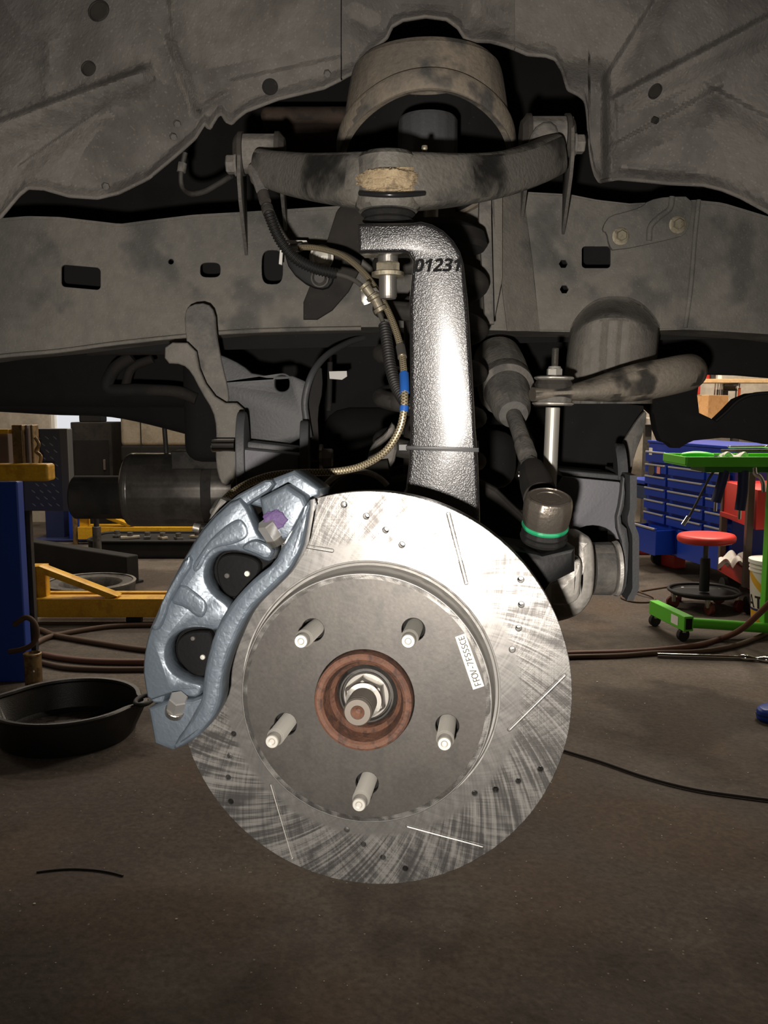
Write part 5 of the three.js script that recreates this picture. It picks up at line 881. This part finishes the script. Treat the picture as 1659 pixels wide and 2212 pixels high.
// ---------------------------------------------------------------- hoses and cables on the floor
{
  const onF = (pts, r) => pts.map(p => p.length > 2 ? at(...p) : onFloor(p[0], p[1], r));
  const hose = (label, pts, r, m, n = 160) => { const h = thing('air_hose', label, 'hose', 'hoses on the floor'); part(h, 'hose_line', sweep(onF(pts, r), { r, n, m: 12 }), m); return h; };
  hose('brown hose running straight back from the blue stand under the rotor', [[58, 1362], [82, 1360], [116, 1372], [159, 1380], [219, 1390], [308, 1403], [420, 1412], [620, 1416], [800, 1412]], .014, M.hoseBrown);
  hose('brown hose crossing over another hose beside the lift arm', [[52, 1404], [70, 1394], [100, 1378], [130, 1370], [179, 1361], [239, 1353], [322, 1350], [420, 1352], [560, 1360]], .013, M.hoseBrown);
  hose('reddish hose sweeping up past the green cart', [[92, 1414], [129, 1421], [199, 1428], [304, 1430], [500, 1428], [800, 1424], [1100, 1418], [1228, 1412], [1338, 1409], [1421, 1404], [1504, 1394], [1560, 1379], [1600, 1360, 3.95], [1635, 1330, 3.8], [1665, 1300, 3.7], [1720, 1240, 3.6]], .014, M.hoseRed, 260);
  hose('dark hose lying on the floor behind the rotor', [[92, 1432], [139, 1442], [219, 1446], [302, 1446], [500, 1442], [800, 1434], [1100, 1426], [1228, 1419], [1338, 1416], [1421, 1410], [1504, 1408], [1573, 1398], [1632, 1379], [1680, 1355], [1760, 1320]], .012, M.hoseBrown, 260);
  const lp = thing('air_hose', 'hose loop hooked on the side of the blue stand', 'hose', 'hoses on the floor');
  part(lp, 'hose_line', sweep([[30, 1350], [58, 1334], [74, 1345], [80, 1370], [70, 1392], [50, 1402], [20, 1408]].map(([x, y]) => at(x, y, 3.45)), { r: .011, n: 60, m: 12 }), M.hoseBrown);
  const c = thing('power_cable', 'dark cable curving over the floor right of the rotor', 'cable');
  part(c, 'cable_line', sweep([[1150, 1596], [1215, 1620], [1300, 1646], [1400, 1680], [1500, 1705], [1600, 1720], [1700, 1732], [1800, 1740]].map(p => onFloor(...p, .006)), { r: .0048, n: 120, m: 10 }), std({ color: 0x2a211c, roughness: .7 }));
  const w = thing('thin_cable', 'thin looped cable on the floor left of the red stool', 'cable');
  part(w, 'cable_line', sweep([[1480, 1262], [1440, 1268], [1390, 1276], [1350, 1284], [1344, 1292], [1370, 1300], [1405, 1300], [1413, 1292], [1390, 1282], [1360, 1272], [1330, 1266]].map((p, i) => onFloor(p[0], p[1], .006 + (i > 7 ? .012 : 0))), { r: .006, n: 120, m: 8 }), M.hoseBrown);
  const k = thing('breaker_bar', 'chrome ratchet bar lying on the floor beside the hoses', 'ratchet');
  const p0 = onFloor(1420, 1415, .012), p1 = onFloor(1600, 1420, .012), p2 = onFloor(1665, 1426, .012);
  part(k, 'bar', sweep([p0, p0.clone().lerp(p1, .5), p1], { r: .010, n: 10, m: 14 }), M.chrome);
  part(k, 'head', [orient(lathe([[0, 0], [.018, 0], [.02, .005], [.02, .022], [.016, .026], [0, .026]], 24), V(0, 1, 0), V(p1.x + .02, 0, p1.z)), sweep([p1, p1.clone().lerp(p2, .5), p2], { r: t => .013 + .004 * Math.sin(t * 9), n: 20, m: 14 })], M.chrome);
  const b = thing('blue_clamp', 'small rounded blue plastic clamp at the floor on the right', 'clamp');
  const bc = onFloor(1662, 1558);
  part(b, 'shell', slab(frameOf(new THREE.Matrix4().makeBasis(V(1, 0, 0), V(0, 0, -1), V(0, 1, 0)).setPosition(bc)), chaikin([[-.045, -.03], [-.04, .05], [.1, .1], [.14, .04], [.1, -.06]], 2), .05, .05, { bevel: .014, bseg: 4, crease: .9 }), M.bluePaint);
  part(b, 'seam', slab(frameOf(new THREE.Matrix4().makeBasis(V(1, 0, 0), V(0, 0, -1), V(0, 1, 0)).setPosition(bc)), chaikin([[-.047, -.031], [-.042, .052], [.1, .102], [.142, .04], [.1, -.062]], 2), .027, .004, {}), M.navy);
}

// ---------------------------------------------------------------- right background: tool chest, carts, stool, bench
{
  const ch = thing('tool_chest', 'large blue roller tool chest with many drawers against the wall', 'tool chest');
  const A = V(at(1394, 1000, 6.3).x, 0, -6.3), B = V(at(1582, 1000, 5.25).x, 0, -5.25), u = B.clone().sub(A), L = u.length(); u.normalize();
  const nrm = V(-u.z, 0, u.x).multiplyScalar(-1); if (nrm.x > 0) nrm.negate();
  const X = new THREE.Matrix4().makeBasis(u, V(0, 1, 0), u.clone().cross(V(0, 1, 0))).setPosition(A);   // local: x along the front, y up, z outward
  const zdir = u.clone().cross(V(0, 1, 0)).x < 0 ? 1 : -1;
  const bx = (x, y, z, w, h, d, r = .004) => { const g = boxAt(x, y, z * zdir, w, h, d, r); g.applyMatrix4(X); return g; };
  const H0 = .12, H1 = .895;
  part(ch, 'carcass', bx(L / 2, (H0 + H1) / 2, -.25, L, H1 - H0, .46, .008), M.chestBlue);
  part(ch, 'lid', bx(L / 2, H1 + .008, -.25, L + .01, .018, .48, .004), M.chestBlue);
  const rows = [[.80, .085], [.715, .07], [.63, .07], [.545, .07], [.455, .075], [.365, .075]];
  const trim = std({ color: 0xb9b9b9, metalness: .5, roughness: .35 });
  rows.forEach(([y, h], i) => {
    const cuts = [[.02, L * .30], [L * .32, L * .74], [L * .76, L - .02]];
    for (const [a, b] of cuts) { const d = part(ch, 'drawer', bx((a + b) / 2, y, .004, b - a - .008, h - .008, .02, .003), M.chestBlue); part(d, 'handle', bx((a + b) / 2, y + h * .36, .018, b - a - .03, .012, .012, .003), trim); }
  });
  // lower left bin drawer pulled open
  const od = part(ch, 'open_drawer', [bx(L * .22, .225, .13, L * .36, .19, .012, .003), bx(L * .04 + .005, .22, .06, .01, .17, .15, .002), bx(L * .40, .22, .06, .01, .17, .15, .002), bx(L * .22, .14, .06, L * .36, .01, .15, .002)], M.chestBlue); part(od, 'handle', bx(L * .22, .315, .142, L * .34, .014, .014, .003), trim);
  part(ch, 'drawer', bx(L * .72, .225, .004, L * .5, .19, .02, .003), M.chestBlue);
  for (const x of [.08, L - .08]) for (const z of [-.08, -.42]) part(ch, 'caster', orient(cyl(.055, .035, 24), u, A.clone().addScaledVector(u, x).addScaledVector(u.clone().cross(V(0, 1, 0)), z * zdir).add(V(0, .055, 0))), M.rubber);
  part(ch, 'side_shelf', bx(-.16, .60, -.2, .32, .03, .4, .006), M.chestBlue); part(ch, 'side_bin', bx(-.14, .52, -.2, .28, .1, .36, .01), std({ color: 0x2a3a5a, roughness: .5 }));
  part(ch, 'sticker', bx(.10, .835, .0155, .045, .05, .002, .0005), M.white); part(ch, 'sticker', bx(.22, .71, .0155, .045, .055, .002, .0005), std({ color: 0xd98a86, roughness: .6 }));
  { const g = cyl(.045, .003, 28); g.rotateX(Math.PI / 2); g.translate(.12, .705, .014 * zdir); g.applyMatrix4(X); part(ch, 'sticker', g, std({ color: 0x4b4339, roughness: .6 })); }
  const bn = onFloor(1425, 1208), bn2 = onFloor(1452, 1228);
  for (const [p, w, k] of [[onFloor(1385, 1196), .12, 0], [onFloor(1447, 1222), .24, .5]]) { const r = thing('parts_bin', k ? 'long red plastic bin on the floor under the tool chest' : 'small red plastic bin on the floor left of the tool chest', 'bin'); part(r, 'shell', turned(boxAt(0, .045, 0, w, .09, .1, .01), k ? -1.3 : 0, p), M.redPaint); part(r, 'rim', turned(boxAt(0, .092, 0, w + .02, .012, .12, .004), k ? -1.3 : 0, p), M.redVinyl); }
}
{
  const s = thing('shop_stool', 'round red padded shop stool on a black wheeled base', 'stool');
  const c = V(at(1526, 1163, 4.85).x, 0, -4.85);
  part(s, 'seat', orient(lathe([[0, 0], [.145, 0], [.158, .008], [.161, .02], [.16, .034], [.152, .044], [.13, .047], [0, .044]], 56, .8), V(-.02, 1, .0), V(c.x, .385, c.z)), M.redVinyl, 'red vinyl seat');
  part(s, 'gas_strut', orient(cyl(.014, .2, 20), V(0, 1, 0), V(c.x, .2, c.z)), M.darkSteel); part(s, 'outer_tube', orient(cyl(.028, .19, 24), V(0, 1, 0), V(c.x, .1, c.z)), M.blackPlastic);
  part(s, 'seat_plate', orient(cyl(.06, .012, 24), V(0, 1, 0), V(c.x, .374, c.z)), M.blackPlastic);
  const ring = []; for (let i = 0; i <= 48; i++) { const t = i / 48 * 2 * Math.PI; ring.push(V(c.x + .195 * Math.cos(t), .105, c.z + .195 * Math.sin(t))); }
  part(s, 'base_ring', sweep(ring, { r: .009, n: 96, m: 10 }), M.blackPlastic); part(s, 'tray', orient(lathe([[0, 0], [.185, 0], [.192, .012], [.188, .014], [.18, .005], [0, .005]], 48), V(0, 1, 0), V(c.x, .085, c.z)), M.blackPlastic);
  for (let i = 0; i < 5; i++) { const a = i / 5 * 2 * Math.PI + .55, p = V(c.x + .18 * Math.cos(a), 0, c.z + .18 * Math.sin(a)); const k = part(s, 'caster_fork', boxAt(p.x, .066, p.z, .022, .05, .03, .004), M.steel); part(k, 'caster_wheel', orient(cyl(.036, .024, 24), V(Math.sin(a), 0, Math.cos(a)), p.clone().add(V(0, .036, 0))), std({ color: 0x5a1c18, roughness: .5 }), 'dark red caster wheel'); }
}
{
  const g = thing('tool_cart', 'bright green rolling tool cart on casters', 'tool cart');
  const f0 = onFloor(1414, 1352), f1 = onFloor(1482, 1388), d = f1.clone().sub(f0), L = d.length(), an = Math.atan2(-d.z, d.x), mp = f0.clone().lerp(f1, .5);
  part(g, 'foot_beam', turned(boxAt(0, .098, 0, L + .04, .075, .05, .004), an, mp), M.greenPaint);
  part(g, 'foot_sticker', turned(boxAt(.09, .098, .0262, .07, .045, .001, .0003), an, mp), M.white);
  part(g, 'beam_opening', turned(boxAt(L / 2 + .0205, .098, 0, .002, .055, .034, .0005), an, mp), M.oilBlack);
  for (const t of [.0, .9]) { const p = f0.clone().lerp(f1, t); const k = part(g, 'caster_fork', boxAt(p.x, .055, p.z, .022, .025, .03, .004), M.zinc); part(k, 'caster_wheel', orient(cyl(.032, .024, 24), V(.35, 0, 1), p.clone().add(V(-.004, .032, -.012))), M.rubber); }
  const q0 = at(1474, 1344, 4.22), q1 = at(1655, 1356, 4.2), pz = -4.2;
  part(g, 'base_tube', sweep([q0, q0.clone().lerp(q1, .5), q1, V(q1.x + .3, q1.y, pz)], { r: .026, n: 30, m: 18 }), M.greenPaint);
  const px = at(1666, 1200, 4.2); part(g, 'mast', boxAt(px.x + .012, .5, -4.23, .06, .86, .06, .006), M.greenPaint);
  for (const x of [.0, .55]) part(g, 'rear_caster', orient(cyl(.035, .03, 24), V(1, 0, 0), V(px.x + .1 + x, .035, -4.35)), M.rubber);
  const t0 = at(1480, 992, 4.2), ty = at(1560, 1004, 4.2).y;
  part(g, 'tray', [boxAt(t0.x + .35, ty, -4.35, .7, .018, .34, .004), boxAt(t0.x + .35, ty + .02, -4.18, .7, .04, .012, .003), boxAt(t0.x + .35, ty + .02, -4.52, .7, .04, .012, .003), boxAt(t0.x, ty + .02, -4.35, .012, .04, .34, .003)], M.greenPaint);
  part(g, 'tray_bracket', boxAt(t0.x + .36, ty - .025, -4.33, .5, .03, .2, .004), std({ color: 0x2c6a1c, roughness: .5 }));
  const h = thing('green_tool', 'bright green rounded tool lying on the cart tray', 'tool'); const hc = at(1510, 974, 4.25);
  part(h, 'handle', sweep([V(hc.x - .07, ty + .035, -4.3), V(hc.x, ty + .036, -4.3), V(hc.x + .09, ty + .034, -4.3)], { r: t => .026 * Math.sin(Math.PI * (.12 + .76 * t)) ** .5, n: 20, m: 18 }), M.greenBright); part(h, 'shaft', sweep([V(hc.x + .08, ty + .034, -4.3), V(hc.x + .2, ty + .034, -4.3)], { r: .008, n: 6, m: 10 }), M.blackPlastic);
  const things = [['wrench', 'chrome wrench lying across the cart tray', .22, M.chrome, .2], ['pry_bar', 'long dark pry bar on the cart tray', .34, M.darkSteel, .05], ['rag', 'crumpled pale rag on the cart tray', 0, M.white, 0]];
  for (const [n, lb, len, m, a] of things) { const o = thing(n, lb, n === 'rag' ? 'rag' : 'tool');
    if (len) { const c = V(t0.x + .38, ty + .06 + a * .1, -4.28 - a * .5); part(o, 'shank', turned(boxAt(0, 0, 0, len, .012, .02, .005), a, c), m); part(o, 'jaw', turned(boxAt(len / 2, 0, 0, .04, .016, .045, .006), a, c), m); }
    else { part(o, 'cloth', sheet(16, 10, (x, y) => V(t0.x + .19 + x * .12, ty + .045 + .018 * Math.sin(x * 9 + y * 5) * Math.cos(y * 7), -4.2 - y * .1), .004, V(0, -1, 0)), m); } }
  const nv = (label, pts, r) => { const o = thing('hanging_tool', label, 'tool', 'navy tools under the cart'); part(o, 'grip', sweep(pts.map(p => at(...p)), { r, n: 14, m: 16 }), M.navy); const e = at(...pts[pts.length - 1]); part(o, 'tip', orient(cyl(.008, .05, 12), V(0, 1, 0), e.clone().add(V(0, -.045, 0))), M.chrome); part(o, 'hook', sweep([at(...pts[0]), at(...pts[0]).add(V(0, .05, -.01)), V(at(...pts[0]).x, ty - .005, -4.3)], { r: .004, n: 10, m: 8 }), M.darkSteel); };
  nv('slanted navy tool grip hanging under the green cart', [[1566, 1016, 4.25], [1558, 1045, 4.25], [1546, 1085, 4.25]], .024); nv('upright thick navy tool grip hanging under the green cart', [[1606, 1016, 4.25], [1604, 1060, 4.25], [1598, 1102, 4.25]], .026);
  const ho = thing('flex_rod', 'thin curved rod with a bright tip hanging from the green cart', 'tool');
  part(ho, 'rod', tube([[1548, 1010, 4.25], [1534, 1030, 4.25], [1518, 1060, 4.25], [1500, 1095, 4.25], [1487, 1118, 4.25]], .006, { n: 30, m: 10 }), M.darkSteel); part(ho, 'tip', tube([[1487, 1116, 4.25], [1475, 1134, 4.25]], .011, { n: 6, m: 12 }), M.chrome);
  const cr = thing('chrome_hook', 'bright chrome hook under the right of the green cart', 'hook');
  part(cr, 'hook', tube([[1650, 1062, 4.15], [1648, 1042, 4.15], [1640, 1028, 4.15], [1632, 1024, 4.15], [1630, 1010, 4.15]], .011, { n: 24, m: 12 }), M.chrome);
}
{
  const r = thing('service_cart', 'red service cart with brown posts behind the stool', 'service cart');
  const post = (x, y0, Z) => { const p = at(x, y0, Z); return boxAt(p.x, (p.y + .1) / 2, -Z, .036, p.y - .1, .036, .004).translate(0, .05, 0); };
  for (const [x, Z] of [[1567, 5.25], [1623, 4.72], [1690, 5.35], [1740, 4.8]]) { part(r, 'post', post(x, 1030, Z), M.brownPost); const p = at(x, 1200, Z); part(r, 'caster', orient(cyl(.05, .03, 20), V(1, 0, 0), V(p.x - .015, .05, -Z)), M.rubber); }
  const a = at(1545, 1230, 5.25), b = at(1627, 1268, 4.72), y = (a.y + at(1627, 1250, 4.72).y) / 2;
  const shelf = (yy, h, m, nm) => { const pA = at(1551, 1200, 5.3), pB = at(1630, 1200, 4.68), pC = at(1750, 1200, 4.75), pD = at(1700, 1200, 5.4); const F = frameOf(new THREE.Matrix4().makeBasis(V(1, 0, 0), V(0, 0, -1), V(0, 1, 0))); return part(r, nm, slab(F, [pA, pB, pC, pD].map(p => [p.x, -p.z]), yy, h, { bevel: .003 }), m); };
  shelf(.235, .1, M.redPaint, 'lower_tray'); shelf(.70, .22, M.redVinyl, 'upper_box'); part(r, 'middle_shelf', boxAt(at(1640, 1150, 5.0).x, .5, -5.05, .28, .03, .4, .004), M.redPaint);
  const rg = thing('shop_rag', 'crumpled white rag on the red cart tray', 'rag');
  part(rg, 'cloth', sheet(24, 14, (u, v) => { const p = at(lerp(1552, 1622, u), 1215, lerp(4.78, 5.15, v)); return V(p.x, .245 + .05 * Math.abs(Math.sin(u * 7 + v * 3)) * (1 - Math.pow(2 * u - 1, 2)) + .015 * Math.sin(v * 11), p.z); }, .004, V(0, -1, 0)), M.white);
  const k = thing('paint_bucket', 'white plastic bucket with a yellow and black label by the red cart', 'bucket');
  const c = V(at(1670, 1260, 4.52).x, 0, -4.52);
  const cv = document.createElement('canvas'); cv.width = 512; cv.height = 256; const q = cv.getContext('2d');
  q.fillStyle = '#d9d4c8'; q.fillRect(0, 0, 512, 256); q.fillStyle = '#d8a428'; q.beginPath(); q.moveTo(150, 40); q.lineTo(190, 40); q.lineTo(300, 140); q.lineTo(260, 140); q.fill(); q.fillRect(120, 200, 300, 56); q.fillStyle = '#1c1c1c'; q.font = 'bold 74px sans-serif'; q.textAlign = 'center'; q.fillText('AT', 205, 190); q.fillStyle = '#2a2d55'; q.fillRect(120, 192, 300, 10);
  const ct = new THREE.CanvasTexture(cv); ct.colorSpace = THREE.SRGBColorSpace;
  const bd = lathe([[.1, .0], [.115, .2], [.12, .33]], 48, 1.2); { const P = bd.attributes.position, uv = bd.attributes.uv; for (let i = 0; i < P.count; i++) { let an = Math.atan2(P.getX(i), P.getZ(i)) / (2 * Math.PI) + .5 + .12; uv.setXY(i, an, P.getY(i) / .33); } }
  bd.translate(c.x, 0, c.z); part(k, 'bucket_wall', keepUV(bd), std({ map: ct, roughness: .5 })); part(k, 'bottom', orient(cyl(.1, .004, 40), V(0, 1, 0), c), M.white);
  part(k, 'lid', orient(lathe([[0, .335], [.122, .335], [.124, .325], [.128, .325], [.128, .345], [0, .35]], 48), V(0, 1, 0), c), M.white); part(k, 'rim_rings', [.28, .3].map(y => orient(lathe([[.117, 0], [.124, .002], [.124, .008], [.117, .01]], 48), V(0, 1, 0), c.clone().add(V(0, y, 0)))), M.white);
}
{
  const w = thing('workbench', 'workbench with a pale wooden shelf along the back wall', 'workbench');
  const Z = 7.6, sy = at(1600, 820, Z).y, by = at(1540, 903, Z).y, x0 = at(1395, 900, Z).x, x1 = RX1 - .03;
  part(w, 'bench_top', boxAt((x0 + x1) / 2, by - .03, -Z - .35, x1 - x0, .06, .8, .006), std({ color: 0x9a948c, roughness: .5 }));
  part(w, 'shelf_board', boxAt((x0 + x1) / 2 + .2, sy, -Z - .5, x1 - x0 - .4, .035, .3, .004), M.wood, 'pale wooden shelf board');
  for (const x of [x0 + .05, (x0 + x1) / 2, x1 - .06]) part(w, 'bench_leg', boxAt(x, (by - .06) / 2, -Z - .1, .06, by - .06, .06, .004), M.darkSteel);
  const br = at(1627, 845, Z); part(w, 'shelf_bracket', [boxAt(br.x, sy - .1, -Z - .62, .05, .2, .02, .004), boxAt(br.x, sy - .03, -Z - .5, .05, .03, .25, .004)], M.darkSteel);
  part(w, 'shelf_post', boxAt(x0 + .42, (by + sy) / 2, -Z - .64, .04, sy - by, .04, .004), M.darkSteel);
  const cb = thing('cardboard_box', 'open brown cardboard box on the workbench', 'box');
  const c0 = at(1512, 862, Z), F = at(1537, 880, Z);
  part(cb, 'carton', turned(boxAt(0, .1, 0, .27, .2, .2, .003), .55, V(F.x + .02, by, -Z - .12)), M.cardboard); part(cb, 'tape', turned(boxAt(0, .2005, 0, .274, .002, .05, .0005), .55, V(F.x + .02, by, -Z - .12)), M.wood);
  [[834, M.redPaint, 'dark red binder lying on the stack under the shelf'], [848, std({ color: 0x8e3038, roughness: .6 }), 'maroon case in the middle of the stack under the shelf'], [862, std({ color: 0x22304a, roughness: .6 }), 'dark blue case at the bottom of the stack under the shelf']].forEach(([py, m, lb], i) => { const o = thing('parts_case', lb, 'case', 'stacked cases under the shelf'); const p = at(1528, py, Z); const n = 2 - i, hh = (sy - .02 - by - .004) / 3; part(o, 'case', boxAt(p.x + .0, by + hh * (n + .5), -Z - .4, .1, hh - .004, .2, .004), m); part(o, 'latch', boxAt(p.x, by + hh * (n + .5), -Z - .297, .02, .02, .008, .002), M.steel); });
  const tl = (name, label, px, y0, y1, r, m, m2, grp) => { const o = thing(name, label, 'hand tool', grp); const p = at(px, y0, Z + .45), q = at(px - 3, y1, Z + .45); part(o, 'blade', sweep([p, p.clone().lerp(q, .5), q], { r: r * .7, n: 6, m: 10 }), m); part(o, 'handle', sweep([p.clone().lerp(q, .45), q], { r, n: 6, m: 12 }), m2); };
  tl('screwdriver', 'orange handled screwdriver hanging under the shelf', 1599, 822, 858, .012, M.chrome, std({ color: 0xd0592a, roughness: .5 })); tl('screwdriver', 'thin dark screwdriver hanging under the shelf', 1592, 822, 860, .007, M.chrome, M.darkSteel);
  [1546, 1552, 1557, 1561].forEach((x, i) => tl('hanging_wrench', 'chrome wrench hanging in a row under the shelf', x, 823, 864, .009, M.chrome, i % 2 ? M.darkSteel : M.chrome, 'wrenches hanging under the shelf'));
  const ob = thing('magnet_tray', 'olive tray fixed on the wall under the shelf', 'tray'); const p = at(1577, 834, Z + .6); part(ob, 'tray', boxAt(p.x, p.y, -Z - .62, .13, .085, .06, .005), std({ color: 0x4a4534, roughness: .7 })); part(ob, 'lip', boxAt(p.x, p.y - .04, -Z - .585, .13, .012, .012, .003), M.darkSteel);
  [1528, 1540, 1555].forEach((x, i) => { const q = at(x, 812, Z + .4), o = thing('spray_can', ['short red can on the wooden shelf', 'dark can between two others on the wooden shelf', 'small white can on the wooden shelf'][i], 'can'); part(o, 'can', orient(cyl(.022 + .004 * (i === 1), .07, 20), V(0, 1, 0), V(q.x, sy + .0175, q.z)), [M.redPaint, M.darkSteel, M.white][i]); part(o, 'cap', orient(cyl(.014, .02, 16), V(0, 1, 0), V(q.x, sy + .0875, q.z)), M.white); });
}
{ // small crumbs of grit scattered on the concrete
  const g = [], m = std({ color: 0xc9c2b4, roughness: .8 });
  for (const [x, y, r] of [[74, 1953, 5], [381, 1986, 5], [1526, 1985, 4], [1040, 1915, 3], [1290, 1474, 4], [1393, 1520, 3], [640, 2010, 3], [950, 2050, 3], [1392, 2120, 4], [330, 1760, 3], [300, 1832, 3], [460, 1990, 3], [1210, 1960, 3], [120, 2080, 3], [700, 2120, 3], [1560, 1880, 3], ...Array.from({ length: 150 }, () => [rnd() * 1659, 1640 + rnd() * 570, 1.2 + rnd() * 1.6])]) { const p = onFloor(x, y), k = new THREE.IcosahedronGeometry(r * -p.z / FPX * .6, 0); k.scale(1.2, .5, 1); k.translate(p.x, r * -p.z / FPX * .25, p.z); g.push(k); }
  const o = new THREE.Mesh(merge(g.map(x => fin(x))), m); o.name = 'floor_grit'; o.userData = { kind: 'stuff', label: 'pale crumbs of grit scattered on the concrete floor', category: 'grit' }; o.castShadow = o.receiveShadow = true; scene.add(o);
}

settleAll();
renderer.render(scene, camera);
